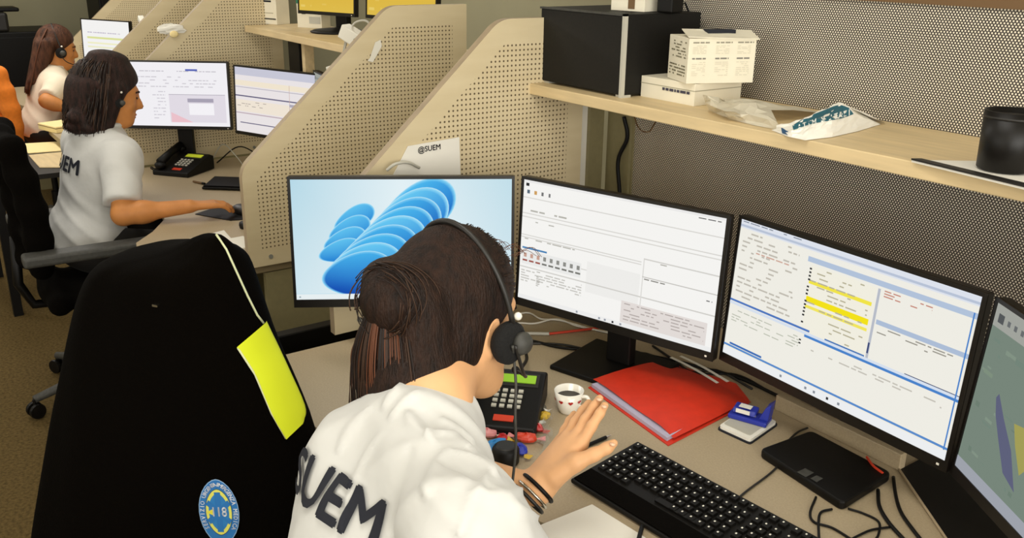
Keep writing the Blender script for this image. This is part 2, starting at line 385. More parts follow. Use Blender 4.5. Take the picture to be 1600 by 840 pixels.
# ================================================================== THE SETTING
XW, XE, YS, YN, ZC = -9.6, 2.2, -3.2, 3.4, 2.8
struct(MB().b2((XW, YS, -.05), (XE, YN, 0)).build('floor', M['floor']))
struct(MB().b2((XW, YS, ZC), (XE, YN, ZC+.05)).build('ceiling', M['ceil']))
struct(MB().b2((XW-.1, YS, 0), (XW, YN, ZC)).build('wall_left', M['wall']))
struct(MB().b2((XE, YS, 0), (XE+.1, YN, ZC)).build('wall_right', M['wall']))
struct(MB().b2((XW, YN, 0), (XE, YN+.1, ZC)).build('wall_back', M['wall']))
struct(MB().b2((XW, YS-.1, 0), (XE, YS, ZC)).build('wall_front', M['wall']))
for i, (lx, ly, pw) in enumerate(LAMPS):
    t = thing('ceiling_light', 'square fluorescent ceiling light panel', 'ceiling light', (lx, ly, ZC-.04), 0, 'ceiling light panels over the desks')
    MB().b2((-.6, -.3, 0), (.6, .3, .04)).build('housing', M['lamp'], t)
    ld = bpy.data.lights.new('lamp_light', 'AREA'); ld.shape = 'RECTANGLE'; ld.size = 1.15; ld.size_y = .55; ld.energy = pw; ld.color = (1, .965, .9)
    lo = bpy.data.objects.new('lamp_light', ld); C.objects.link(lo); lo.parent = t; lo.location = (0, 0, -.005)

# windows out of the picture: a wide one in the right wall and one in the front wall let the daylight in
def window(nm, a, b, nrm, energy):
    a, b = Vector(a), Vector(b); c = (a+b)/2; sz = b-a; along = Vector((0, 1, 0)) if abs(nrm[0]) > .5 else Vector((1, 0, 0)); Wd = abs(sz.dot(along)); Hh = sz.z
    n = Vector(nrm); fr = MB(); U = Vector((0, 0, 1)); Rm = frame(along, n, U)
    for (o_, s_) in ((U*(Hh/2+.03), (Wd+.12, .06, .06)), (-U*(Hh/2+.03), (Wd+.12, .06, .06)), (along*(Wd/2+.03), (.06, .06, Hh)), (-along*(Wd/2+.03), (.06, .06, Hh)), (Vector(), (.05, .05, Hh))): fr.box(c+o_+n*.03, s_, Rm)
    f = struct(fr.build(nm, M['white'])); MB().box(c+n*.012, (Wd, .008, Hh), Rm).build('pane', M['ceil'], f)
    ld = bpy.data.lights.new('daylight', 'AREA'); ld.shape = 'RECTANGLE'; ld.size = Wd; ld.size_y = Hh; ld.energy = energy; ld.color = (1, .98, .94)
    lo = bpy.data.objects.new('daylight', ld); C.objects.link(lo); lo.location = c+n*.07; lo.rotation_euler = (-n).to_track_quat('Z', 'Y').to_euler(); lo.parent = f
window('window_1', (XE, -2.6, 1.0), (XE, 1.6, 2.5), (-1, 0, 0), DAY_RIGHT)
window('window_2', (-4.2, YS, 1.0), (.6, YS, 2.5), (0, 1, 0), DAY_FRONT)

# perforated metal back screen of the near desk, with its brown rail and white post
s_ = struct(MB().b2((-1.96, 1.83, .70), (.6, 1.845, 1.597)).b2((-1.96, 1.83, 1.618), (.6, 1.845, 2.1)).build('wall_screen', M_PERF))
MB().b2((-1.965, 1.822, 1.597), (.6, 1.85, 1.618)).build('rail', M['rail'], s_)
MB().b2((-1.975, 1.825, .70), (-1.955, 1.85, 2.1)).build('edge_trim', M['olive'], s_)
p_ = struct(MB().b2((-2.10, 1.745, 0), (-2.06, 1.80, 1.318)).build('trim_1', M['olive']))
MB().b2((-2.090, 1.725, .1), (-2.072, 1.747, 1.31)).build('cover_strip', M['white'], p_)
struct(MB().b2((-2.06, 1.815, .2), (-1.96, 1.83, 1.318)).build('trim_2', M['olive']))

# ================================================================== desks, dividers, shelves
def rounded(pts, idx, r, n=6):
    out = []
    for i, p in enumerate(pts):
        p = Vector(p)
        if i not in idx: out.append(p); continue
        a, b = Vector(pts[i-1]), Vector(pts[(i+1) % len(pts)]); u = (a-p).normalized(); v = (b-p).normalized(); A = p+u*r; B = p+v*r
        for k in range(n+1): t = k/n; out.append(A*(1-t)**2+p*2*t*(1-t)+B*t*t)
    return out
def divider(X, label, dy=0):
    t = thing('desk_divider', label, 'divider', (X, .89+dy, .745), 0, 'perforated plywood desk dividers')
    prof = rounded([(0, 0, 0), (0, 0, .315), (0, .51, .775), (0, .80, .775), (0, .80, 0)], {1, 2}, .035)
    prof = [(-.026, p[1], p[2]) for p in prof]
    MB().prism(prof, (.026, 0, 0), 0, 1).build('panel', [M_PLY, M['ply_edge']], t)
    for yy in (.07, .62):
        MB().lathe([(.007, 0), (.007, .004)], (0, yy, .028), Matrix.Rotation(PI/2, 3, 'Y'), 10).build('screw', M['grey'], t)
    return t
divider(-2.03, 'perforated plywood divider right behind the blue-petal screen, white sign clipped on')
divider(-2.65, 'perforated plywood divider second nearest, screen with blue petals overlapping its lower part')
divider(-4.28, 'perforated plywood divider behind the dark-haired woman\'s two screens, crumpled paper on top')
divider(-4.84, 'narrow visible perforated divider just beyond the one carrying crumpled paper')
divider(-7.1, 'farthest perforated divider, behind the yellow striped screen', .38)

def desk(x0, x1, cx, label, fy=0):
    t = thing('desk', label, 'desk', ((x0+x1)/2, 1.2, 0)); L = t.location
    out = [(x0, 1.78)]+[(x0, .70), (x0+.05, .655)]
    bite = [(cx-.50, .655), (cx-.42, .67), (cx-.32, .75), (cx-.18, .83), (cx, .86), (cx+.18, .83), (cx+.32, .75), (cx+.42, .67), (cx+.50, .655)]
    bite = [(p[0], p[1]+fy) for p in bite]; out = [(x0, 1.78), (x0, .70+fy), (x0+.05, .655+fy)]
    out += [p for p in bite if x0+.06 < p[0] < x1-.06]+[(x1-.05, .655+fy), (x1, .70+fy), (x1, 1.78)]
    MB().prism([(p[0]-L.x, p[1]-L.y, DZ-.028) for p in out], (0, 0, .028), 0, 1).build('desktop', [M['desk'], M['desk_edge']], t, bevel=.003)
    for x in (x0+.012, x1-.012): MB().b2((x-.011-L.x, .95-L.y, 0), (x+.011-L.x, 1.72-L.y, DZ-.03)).build('side_panel', M['olive'], t)
    MB().b2((x0+.03-L.x, 1.70-L.y, .25), (x1-.03-L.x, 1.72-L.y, DZ-.03)).build('back_panel', M['olive'], t)
    return t
dk1 = desk(-2.0, -.30, -1.0, 'beige laminate desk in front with the red folder and phone on it')
desk(-4.26, -2.68, -3.55, 'beige laminate desk where the dark-haired woman uses a mouse')
desk(-7.25, -4.87, -5.95, 'far beige desk of the woman in cream, mostly hidden', .14)
# low grey cable lip at the back of the near desk and a flat black sheet standing in for the shaded gap beside it
L1 = dk1.location
def loc1(p): return Vector(p)-L1
a, b = D(1218, 636), D(1400, 738)
MB().b2(loc1((a.x, 1.525, DZ)), loc1((b.x, 1.545, DZ+.036))).build('cable_lip', M['desk'], dk1, bevel=.002)
gap_shade = [(b.x, 1.525, DZ+.001), (-.655, 1.395, DZ+.001), (-.53, 1.30, DZ+.001), (-.34, 1.30, DZ+.001), (-.34, 1.70, DZ+.001), (b.x, 1.70, DZ+.001)]
MB().prism([loc1(p) for p in gap_shade], (0, 0, .002)).build('gap_shade_sheet', M['black'], dk1)
MB().tube([loc1(p) for p in [(b.x, 1.525, DZ+.004), (-.655, 1.395, DZ+.004), (-.53, 1.30, DZ+.004)]], .0025, 6).build('edge_strip', M['ply_edge'], dk1)

# things in the gap between the two desks
t = thing('cable_duct', 'black cable duct in the gap left of the near desk', 'cable duct', (-2.32, 1.1, 0))
MB().b2((-.02, -.45, .50), (.02, .55, .655)).build('duct', M['black'], t, bevel=.004)
MB().b2((-.03, -.45, .44), (.03, .55, .50)).build('foot_rail', M['darkgrey'], t)
for y in (-.42, .5): MB().b2((-.015, y, 0), (.015, y+.03, .45)).build('leg', M['black'], t)
MB().b2((.02, .0, .585), (.024, .06, .63)).build('socket', M['darkgrey'], t)

def shelf(x0, x1, label):
    t = thing('wall_shelf', label, 'shelf', ((x0+x1)/2, 1.665, 1.318)); h = (x1-x0)/2
    MB().b2((-h, -.165, 0), (h, .165, .029)).build('board', M['wood'], t, bevel=.002)
    MB().b2((-h-.004, -.165, .001), (-h, .165, .028)).build('end_band', M['ply_edge'], t)
    return t
shelf(-2.035, .5, 'beech shelf over the near desk carrying boxes, bag and black cup')
shelf(-4.25, -2.68, 'far beech shelf holding the two yellow screens')
ZS = 1.347
t = thing('shelf_post', 'slim light post holding up the far shelf', 'post', (aty(481, 85, 1.56).x, 1.56, 0))
MB().b2((-.016, -.02, DZ), (.016, .02, 1.318)).build('upright', M['wood'], t); MB().b2((-.03, -.03, DZ), (.03, .03, DZ+.006)).build('foot', M['grey'], t)
t = thing('hanging_curtain_panel', 'black narrow panel hanging under the far shelf', 'panel', (aty(463, 85, 1.6).x, 1.6, 0))
MB().b2((-.06, -.012, .80), (.06, .012, 1.318)).build('sheet', M['black'], t, bevel=.002); MB().b2((-.065, -.014, 1.30), (.065, .014, 1.318)).build('clamp', M['dark'], t)

# ================================================================== monitors
class UI:
    def __init__(s, W, H): s.W, s.H, s.mb, s.n = W, H, MB(), 0
    def poly(s, pts, cols):
        s.n += 1; e = s.n*6e-6
        cols = cols if isinstance(cols, list) else [cols]*len(pts); b = len(s.mb.v)
        s.mb.v += [((u-.5)*s.W, -e, (1-v)*s.H) for u, v in pts]; s.mb.f.append(tuple(b+i for i in range(len(pts)))); s.mb.m.append(0); s.mb.c += [lin(c) for c in cols]
    def rect(s, u0, v0, u1, v1, c, c2=None): s.poly([(u0, v0), (u0, v1), (u1, v1), (u1, v0)], [c, c2 or c, c2 or c, c])
    def fan(s, pts, cc, cols):
        s.n += 1; e = s.n*6e-6; b = len(s.mb.v); k = len(pts)
        s.mb.v += [((u-.5)*s.W, -e, (1-v)*s.H) for u, v in [cc[0]]+pts]; s.mb.c += [lin(cc[1])]+[lin(c) for c in cols]
        for i in range(k-1): s.mb.f.append((b, b+1+i, b+2+i)); s.mb.m.append(0)
    def words(s, u0, v0, u1, v1, rows, c, fill=.6, hh=.45, seed=0):
        rnd = random.Random(seed); dv = (v1-v0)/rows
        for r in range(rows):
            u = u0
            while u < u1:
                l = rnd.uniform(.012, .05)
                if rnd.random() < fill: s.rect(u, v0+r*dv, min(u+l, u1), v0+(r+hh)*dv, c)
                u += l+.008
def ui_petals(u):
    u.rect(0, 0, 1, 1, '#c5e2ee'); u.poly([(0, 0), (0, .95), (.5, .95), (.5, 0)], ['#b9dcea', '#d3e8f0', '#eef6f8', '#e4f2f7']); u.poly([(.5, 0), (.5, .95), (1, .95), (1, 0)], ['#e4f2f7', '#eef6f8', '#d5e9f1', '#c4e1ec'])
    def mixc(p, q, t): p, q = [int(p[i:i+2], 16) for i in (1, 3, 5)], [int(q[i:i+2], 16) for i in (1, 3, 5)]; return '#%02x%02x%02x' % tuple(int(x+(y-x)*t) for x, y in zip(p, q))
    def fold(px, py, ang, sa, sb, c_l, c_d):
        """one soft folded lobe, light along its upper rim and deep blue below"""
        ca, sn_ = math.cos(math.radians(ang)), math.sin(math.radians(ang)); N = 44; u.n += 1; e = u.n*6e-6; b_ = len(u.mb.v); lay = (1, .965, .9, .7, .4, 0)
        for k, g in enumerate(lay):
            for i in range(N):
                th = 2*PI*i/N; bulge = 1+.22*math.cos(th); x = sa*g*math.cos(th); y = sb*g*math.sin(th)*bulge-(1-g)*sb*.25; X = px+x*ca-y*sn_; Y = py-(x*sn_+y*ca)
                sh_ = min(1, max(0, .55-.55*math.sin(th)*g-.15*math.cos(th)*g)); c_ = '#bfe8f8' if k == 0 else (mixc('#bfe8f8', c_l, .6) if k == 1 else mixc(c_l, c_d, sh_))
                u.mb.v.append((((X-455)/348-.5)*u.W, -e, (1-(Y-277)/190)*u.H)); u.mb.c.append(lin(c_))
        for k in range(len(lay)-1):
            for i in range(N): u.mb.f.append((b_+k*N+i, b_+k*N+(i+1) % N, b_+(k+1)*N+(i+1) % N, b_+(k+1)*N+i)); u.mb.m.append(0)
    for q in range(4): fold(552-8*q, 338+17*q, 28-4*q, 36, 17, '#62c4f2', '#2a86d6')
    nl = 9
    for q in range(nl):
        f = q/(nl-1); fold(648-92*f, 330+98*f, 34-26*f, 74-14*f, 38-2*f, ['#4fbcf1', '#6acbf5', '#48b4ee'][q % 3], ['#1b62c2', '#1f70cc', '#174fb2'][q % 3])
    u.rect(0, .955, 1, 1, '#e9f1f3'); u.rect(.012, .972, .02, .985, '#9fb0b8')
def ui_forms(u):
    u.rect(0, 0, 1, 1, '#f7f6f3')
    u.rect(0, .0, 1, .02, '#ecebea'); u.rect(.012, .025, .03, .05, '#333333'); u.rect(.02, .08, .035, .11, '#5a6b7a'); u.rect(.06, .08, .075, .11, '#d0a060'); u.rect(.1, .08, .112, .11, '#777777'); u.rect(.14, .08, .15, .11, '#777777')
    for v in (.14, .27, .30, .45, .47, .62): u.rect(0, v, 1 if v < .4 else .64, v+.008, '#d9d7d2')
    u.words(.02, .24, .25, .27, 1, '#b8b6ae', seed=1); u.words(.02, .33, .18, .35, 1, '#b8b6ae', seed=2); u.words(.02, .48, .3, .50, 1, '#b8b6ae', seed=3)
    u.rect(.01, .555, .15, .57, '#4f86b8'); u.rect(.01, .58, .34, .70, '#ececea')
    for i in range(9):
        x = .015+i*.037; u.rect(x+.006, .605, x+.022, .64, '#c8a090' if i < 3 else '#8f8f8a'); u.rect(x, .66, x+.027, .675, '#a05a50' if i < 3 else '#777772')
    u.rect(.37, .55, .64, .80, '#f0efec'); u.rect(0, .72, 1, .73, '#d2d0cb')
    u.words(.01, .75, .35, .86, 5, '#c8c6c0', .7, seed=4); u.words(.1, .74, .12, .87, 9, '#a8a69f', .9, seed=5)
    u.rect(.65, .42, .655, .80, '#dedcd8'); u.rect(.65, .42, 1, .43, '#d4d2cd'); u.words(.68, .435, .85, .455, 1, '#b8b6ae', seed=6); u.rect(.65, .56, 1, .568, '#c9c7c2'); u.words(.66, .575, .76, .595, 1, '#8a8882', .95, seed=7); u.words(.9, .62, .98, .64, 1, '#777777', seed=8)
    u.rect(.56, .79, .97, .965, '#e4ddd9'); u.words(.575, .805, .96, .955, 6, '#b5aca8', .55, .35, seed=9)
    u.rect(0, .965, 1, 1, '#efefee')
    for x in (.33, .45, .48, .52, .56): u.rect(x, .975, x+.01, .992, '#2c2c2e' if x == .52 else '#9a9fa8')
    u.words(.88, .03, .98, .045, 1, '#555555', .9, seed=10)
def ui_table(u):
    u.rect(0, 0, 1, 1, '#f1efe6'); u.rect(0, 0, 1, .06, '#dfe4ee'); u.rect(0, .035, 1, .05, '#b9c4d8'); u.words(.01, .01, .3, .025, 1, '#7f8796', seed=11)
    u.rect(.34, .10, 1, .135, '#b3c4dc'); u.words(.02, .08, .3, .57, 15, '#c2bdb2', .55, .35, seed=12); u.words(.02, .2, .3, .22, 1, '#d0a898', seed=13)
    u.rect(.36, .15, .64, .62, '#f3f0e2'); u.rect(.36, .25, .63, .275, '#f3e64a'); u.rect(.36, .36, .63, .40, '#f5e41c'); u.rect(.36, .42, .63, .44, '#f4e860')
    u.words(.36, .16, .62, .60, 15, '#b9b398', .35, .3, seed=14); u.words(.355, .17, .365, .56, 16, '#333333', .8, .5, seed=15)
    u.rect(.645, .15, .655, .60, '#b9bec9'); u.rect(.645, .50, .652, .57, '#3c4a78')
    u.words(.67, .15, .85, .2, 3, '#c88a7a', .6, seed=16); u.rect(.66, .34, 1, .37, '#aebfd8'); u.words(.67, .38, .95, .43, 3, '#9a968c', .5, seed=17); u.rect(.80, .595, 1, .605, '#35436e'); u.rect(.47, .59, .64, .6, '#4a78b8')
    u.rect(0, .58, .4, .595, '#4f78c0'); u.rect(.38, .615, 1, .635, '#4b84cc'); u.rect(0, .60, 1, .618, '#d8e2f0')
    u.words(.02, .65, .36, .75, 5, '#bcbfb0', .55, .35, seed=18); u.words(.36, .66, .37, .73, 3, '#333333', .9, seed=19); u.words(.42, .68, .95, .72, 2, '#c6c2b8', .5, seed=20)
    u.rect(.0, .92, 1, .935, '#5a8ccc'); u.rect(.03, .90, .2, .915, '#3f6fb8'); u.rect(0, .945, 1, 1, '#eef0f2'); u.rect(.985, .1, .99, .94, '#4b84cc')
    for x in (.3, .42, .46, .52, .57): u.rect(x, .962, x+.01, .98, '#2c2c2e' if x == .52 else '#8a9099')
def ui_map(u):
    u.rect(0, 0, 1, 1, '#78877b'); u.rect(0, 0, 1, .13, '#a2a49d'); u.rect(.02, .05, .05, .10, '#55585a')
    for i in range(9): u.rect(.07+i*.035, .06, .085+i*.035, .09, '#6a6d6e')
    rnd = random.Random(4)
    for i in range(70):
        x, y = rnd.uniform(0, .97), rnd.uniform(.16, .9); u.rect(x, y, x+rnd.uniform(.01, .05), y+rnd.uniform(.005, .03), rnd.choice(['#6f8073', '#839384', '#74867a', '#7f907e']))
    u.poly([(.11, .47), (.13, .56), (.17, .66), (.23, .80), (.30, .84), (.24, .66), (.17, .54), (.12, .44)], '#5f627c'); u.poly([(.22, .52), (.27, .50), (.34, .64), (.30, .74), (.25, .62)], '#a39e58'); u.rect(.4, .14, 1, .2, '#c9c49a')
    u.rect(0, .93, 1, 1, '#9fa3ac')
def ui_s2a(u):
    u.rect(0, 0, 1, 1, '#f3f1f5'); u.rect(.62, .1, .73, .13, '#5b68b8'); u.words(.1, .13, .9, .16, 1, '#c4c0c8', seed=21); u.words(.1, .22, .9, .42, 4, '#cfcbd2', .5, .3, seed=22); u.words(.3, .45, .42, .92, 9, '#d2ced6', .6, .3, seed=23)
    u.rect(.45, .5, .97, .94, '#e3dde6'); u.poly([(.46, .94), (.46, .78), (.66, .94)], '#edc3cc'); u.rect(.62, .56, .86, .62, '#a9a3b4'); u.rect(.63, .64, .86, .82, '#f6f4f8'); u.rect(.45, .495, .97, .505, '#b8b3be')
def ui_s2b(u):
    u.rect(0, 0, 1, 1, '#ebe5e6'); u.rect(0, 0, 1, .12, '#c9c9d8'); u.rect(0, .2, 1, .28, '#f2e6d0'); u.rect(0, .3, 1, .31, '#b3aebb'); u.rect(0, .43, 1, .45, '#6e6a84'); u.rect(.68, .2, .685, .95, '#c8a8a0')
    u.rect(0, .5, .68, .68, '#f1e6d6'); u.words(.02, .52, .4, .62, 3, '#b5aaa2', .6, .35, seed=24); u.rect(0, .70, 1, .715, '#bba7b0'); u.rect(.05, .85, .65, .865, '#6f6b85'); u.rect(.68, .48, 1, .52, '#b0abb8')
def ui_s3(u):
    u.rect(0, 0, 1, 1, '#f5f4f2'); u.words(.08, .3, .8, .35, 1, '#b9b0c4', .8, seed=25); u.rect(.1, .42, 1, .47, '#dde29a'); u.rect(.1, .56, .9, .6, '#f1efc4'); u.rect(.1, .66, .8, .7, '#eeedc8'); u.rect(0, .9, 1, .93, '#e8e6e2')
def ui_yellow(u):
    u.rect(0, 0, 1, 1, '#d8ac35', '#e0bd4d'); rnd = random.Random(8)
    for i in range(25): x, y = rnd.uniform(0, .9), rnd.uniform(0, .9); u.rect(x, y, x+rnd.uniform(.02, .1), y+rnd.uniform(.01, .05), rnd.choice(['#e3c25a', '#cf9f2c', '#e8cc6a']))
    u.rect(.02, .1, .3, .3, '#e6b37a')

def monitor(loc, yaw, label, ui, W=.54, H=.325, z=.854, foot=True, tilt=math.radians(3.4), post_x=0, base='plate', zdesk=DZ, group='desk monitors', base_w=.24, bb=.02, py=0):
    """loc: bottom centre of the screen front (world x,y). yaw: direction of the screen normal (degrees)"""
    t = thing('computer_monitor', label, 'monitor', (loc[0], loc[1], zdesk), math.radians(yaw)+PI/2, group)
    # local axes: -y is the viewing side, x to the viewer's right
    h = z-zdesk; Rt = Matrix.Rotation(-tilt, 3, 'X'); o = Vector((0, 0, h))
    def tr(mb): mb.v = [tuple(o+Rt @ Vector(v)) for v in mb.v]; return mb
    tr(MB().b2((-W/2, 0, 0), (W/2, .022, H)).b2((-W/2+.06, .022, .05), (W/2-.06, .05, H-.04))).build('housing', M['bezel'], t, bevel=.003)
    b = .007
    bz = MB().b2((-W/2, -.003, 0), (W/2, 0, bb)).b2((-W/2, -.003, H-b), (W/2, 0, H)).b2((-W/2, -.003, bb), (-W/2+b, 0, H-b)).b2((W/2-b, -.003, bb), (W/2, 0, H-b))
    tr(bz).build('bezel', M['bezel'], t)
    g = UI(W-2*b, H-b-bb); ui(g); g.mb.v = [(x, y-.0006, zz+bb) for x, y, zz in g.mb.v]; tr(g.mb).build('screen', M_GLOW, t)
    tr(MB().b2((W/2-.02, -.0036, bb*.35), (W/2-.015, -.003, bb*.55))).build('power_light', M['white'], t)
    MB().b2((post_x-.033, .055+py, .01), (post_x+.033, .085+py, h+.16)).build('stand_post', M['black'], t, bevel=.004)
    if base == 'plate': MB().b2((post_x-base_w/2, -.06 if not py else py+.02, 0), (post_x+base_w/2, .15 if not py else py+.13, .012)).build('stand_base', M['black'], t, bevel=.004)
    elif base == 'round': MB().lathe([(.11, 0), (.115, .006), (.10, .012), (.03, .02)], (post_x, .06, 0), None, 28).build('stand_base', M['black'], t, smooth=True)
    return t
monitor((-1.868, 1.008), -31.3, 'nearest-left monitor showing blue petal wallpaper, partly hidden by her head', ui_petals, base_w=.2)
monitor((-1.473, 1.327), -72.9, 'monitor with pale form window, standing behind the red folder', ui_forms)
monitor((-.947, 1.418), -92.4, 'monitor with yellow highlighted table rows and blue lines', ui_table, base_w=.14, py=.11)
MB().b2((-.03, .05, .2), (.03, .16, .27)).build('stand_arm', M['black'], bpy.data.objects['computer_monitor.002'])
cx, cy = -.668+.27*math.sin(math.radians(123)), 1.412-.27*math.cos(math.radians(123)-PI)*-1
yw = math.radians(-123); r_ = Vector((-math.sin(yw), math.cos(yw)))
monitor((-.673+.27*r_.x, 1.412+.27*r_.y), -123, 'grey-green map monitor cut off by the right picture edge', ui_map, base_w=.2)
# far stations
def far_monitor(pr, pb, depth, yaw, label, ui, sc=.9, side=1, zd=DZ, base='plate'):
    P = atd(pb[0], pb[1], depth); y = math.radians(yaw); r = Vector((-math.sin(y), math.cos(y), 0)); W = .54*sc
    c = P-r*(W/2*side); return monitor((c.x, c.y), yaw, label, ui, W, .325*sc, P.z, zdesk=zd, base=base, group='far monitors', bb=.014, base_w=.15, py=.03)
far_monitor(None, (363, 203), 4.0, -36, 'white screen beside the dark-haired woman\'s face', ui_s2a)
far_monitor(None, (369, 208), 3.97, -68, 'monitor with banded table, cut by the sloping divider', ui_s2b, side=-1)
far_monitor(None, (490, 222), 3.75, -100, 'monitor almost hidden behind the sloping divider, dark grey', ui_map, side=-1)
far_monitor(None, (207, 101), 5.95, -62, 'far white screen with pale yellow stripes', ui_s3, sc=.84)
far_monitor(None, (555, 27), 3.75, -70, 'left of two yellow screens on the far shelf', ui_yellow, sc=.62, zd=ZS, base='round')
far_monitor(None, (572, 28), 3.7, -76, 'right of two yellow screens on the far shelf', ui_yellow, sc=.75, side=-1, zd=ZS)


# ================================================================== chairs
def office_chair(loc, rz, label, cloth, back_top=1.05, arms=True, group='office chairs', spin=0, back=True, bw=.22, ll=.30):
    t = thing('office_chair', label, 'chair', loc, rz, group)
    st = SDF(); st.ell((0, .0, .455), (.25, .245, .05), k=.02); st.rc((-.18, .2, .46), (.18, .2, .46), .04, k=.04); st.rc((-.2, -.2, .46), (.2, -.2, .46), .04, k=.04)
    sdf_obj('seat', st.mesh(.014), cloth, t)
    if back:
        bk = SDF(); zt = back_top
        for i in range(5):
            z0 = .60+(zt-.66)*i/4; wd = bw*(.86+.14*math.sin(PI*i/4)); yy = -.255-.05*((z0-.75)/.35)**2*(1 if z0 > .75 else .3)
            bk.rc((-wd+.03, yy+.02, z0), (0, yy, z0), .035, k=.05); bk.rc((wd-.03, yy+.02, z0), (0, yy, z0), .035, k=.05)
            if i: bk.rc((-wd+.03, yy+.02, z0-.08), (-wd+.03, yy+.02, z0), .035, k=.05); bk.rc((wd-.03, yy+.02, z0-.08), (wd-.03, yy+.02, z0), .035, k=.05); bk.rc((0, yy, z0-.1), (0, yy, z0), .035, k=.05)
        sdf_obj('backrest', bk.mesh(.014), cloth, t)
        MB().tube([(0, -.1, .40), (0, -.27, .41), (0, -.31, .50), (0, -.295, .68)], .018, 8).build('back_bracket', M['black'], t, smooth=True)
    MB().lathe([(.028, .07), (.028, .25), (.018, .25), (.018, .40), (.06, .40), (.07, .42)], (0, 0, 0), None, 14).build('gas_column', M['black'], t)
    if arms:
        for s in (-1, 1):
            a = MB().tube([(s*.2, .02, .41), (s*.28, .02, .43), (s*.29, .0, .50), (s*.29, -.01, .655)], .016, 8).build('armrest', M['black'], t, smooth=True)
            MB().b2((s*.29-.04, -.30, .650), (s*.29+.04, .16, .690)).build('arm_pad', M['darkgrey'], a, bevel=.012, seg=3)
    hub = MB().lathe([(.05, .07), (.055, .10), (.03, .12)], (0, 0, 0), None, 14).build('hub', M['black'], t)
    for k in range(5):
        an = spin+2*PI*k/5; d = Vector((math.cos(an), math.sin(an), 0)); p = Vector((-d.y, d.x, 0))
        l = MB().tube([d*.03+Vector((0, 0, .10)), d*ll*.57+Vector((0, 0, .095)), d*ll+Vector((0, 0, .075))], [.024, .02, .015], 8).build('leg', M['darkgrey'], t, smooth=True)
        c = MB()
        for s in (-1, 1): c.lathe([(.006, -.009), (.028, -.008), (.03, 0), (.028, .008), (.006, .009)], d*ll+p*s*.016+Vector((0, 0, .031)), frame(d, Vector((0, 0, 1)), p), 14)
        c.tube([d*ll+Vector((0, 0, .035)), d*ll+Vector((0, 0, .075))], .008, 8)
        c.build('caster', M['black'], l, smooth=False)
    return t
office_chair((-3.62, .66, 0), math.radians(-3), 'black office chair of the dark-haired woman, grey armrest towards us', M['black_soft'], 1.10, spin=math.radians(-72), bw=.26, ll=.345)
office_chair((-1.90, .685, 0), math.radians(33.5), 'black office chair with the dark jacket hung over its back', M['black_soft'], 1.0, spin=math.radians(20), bw=.165)
office_chair((-.97, .30, 0), 0, 'black office chair under the woman with the bun', M['black_soft'], .78, spin=.3, arms=False)
office_chair((-6.1, .88, 0), math.radians(8), 'office chair with orange fabric back, behind the woman in cream', M['orange'], 1.06, spin=.5, arms=False, bw=.27)

# ================================================================== jacket over the chair back
JP, JN = (-1.75, .46, 0), (.55, -.83, 0)
jn = Vector(JN).normalized(); jx = Vector((-jn.y, jn.x, 0))
rows = [(366, 318, 340), (372, 306, 346), (382, 288, 353), (390, 268, 357), (397, 212, 362), (412, 180, 370), (440, 162, 382), (480, 148, 398), (520, 139, 414), (560, 131, 436), (600, 124, 456), (640, 117, 474), (690, 108, 484), (760, 99, 490), (840, 88, 494), (900, 82, 498), (960, 80, 498), (970, 90, 490)]
J = MB(); NR = 56; ring = []
for i, (y, xl, xr) in enumerate(rows):
    a, b = atp(xl, y, JP, JN), atp(xr, y, JP, JN); c = (a+b)/2; hw = (b-a).length/2; dp = min(.115, hw*.85)*(1 if i < len(rows)-1 else .8); vs = []
    for j in range(NR):
        th = 2*PI*j/NR; cs, sn = math.cos(th), math.sin(th)
        rip = 1+(.012+.035*i/16)*math.sin(5*th+.35*i)*abs(sn)+.02*math.sin(11*th+1.3+.2*i)*abs(sn)
        vs.append(c+jx*hw*math.copysign(abs(cs)**.8, cs)+jn*dp*math.copysign(abs(sn)**.75, sn)*rip)
    ring += vs
J.add(ring, [(i*NR+j, i*NR+(j+1) % NR, (i+1)*NR+(j+1) % NR, (i+1)*NR+j) for i in range(len(rows)-1) for j in range(NR)]+[tuple(range(NR)), tuple((len(rows)-1)*NR+j for j in range(NR))])
jk = thing('jacket', 'black work jacket with yellow panel and round emblem hung over a chair back', 'jacket', (-1.75, .46, .45))
jb = shift(J, jk.location).build('shell', M['jacket'], jk, smooth=True)
md = jb.modifiers.new('sub', 'SUBSURF'); md.levels = 1; md.render_levels = 1
bvJ = BVHTree.FromPolygons([Vector(v)+jk.location for v in J.v], J.f)
def cast(px, py, off=.003):
    d = Vector(ray(px, py)).normalized(); h = bvJ.ray_cast(Vector(_O), d, 4)
    if h[0] is not None: return h[0]+h[1]*off*(1 if h[1].dot(d) < 0 else -1)
    q = atp(px, py, JP, JN); h = bvJ.find_nearest(q); return h[0]+h[1]*off
yl = MB(); Lp = bez([(369, 542, 0), (398, 585, 0), (424, 645, 0), (446, 686, 0)], 12); Rp = bez([(412, 505, 0), (438, 560, 0), (472, 636, 0), (471, 662, 0)], 12); nn = len(Lp); G = []
for i in range(nn):
    for j in range(7):
        q = Lp[i].lerp(Rp[i], j/6); G.append(cast(q.x, q.y, .004))
    e = G[-1]; G.append(e-jn*.010-jx*.004); G.append(e-jn*.02-jx*.02)
yl.add(G, [(i*9+j, i*9+j+1, (i+1)*9+j+1, (i+1)*9+j) for i in range(nn-1) for j in range(8)])
shift(yl, jk.location).build('yellow_panel', M['yellow'], jk, smooth=True)
shift(MB().tube([cast(*p, .003) for p in ((338, 368), (352, 390), (368, 425), (385, 462), (400, 492), (410, 505))], .0022, 6), jk.location).build('reflective_piping', M['piping'], jk, smooth=True)
shift(MB().tube([cast(*p, .002) for p in ((371, 543), (398, 585), (424, 645), (446, 684))], .0022, 6), jk.location).build('panel_piping', M['piping'], jk, smooth=True)
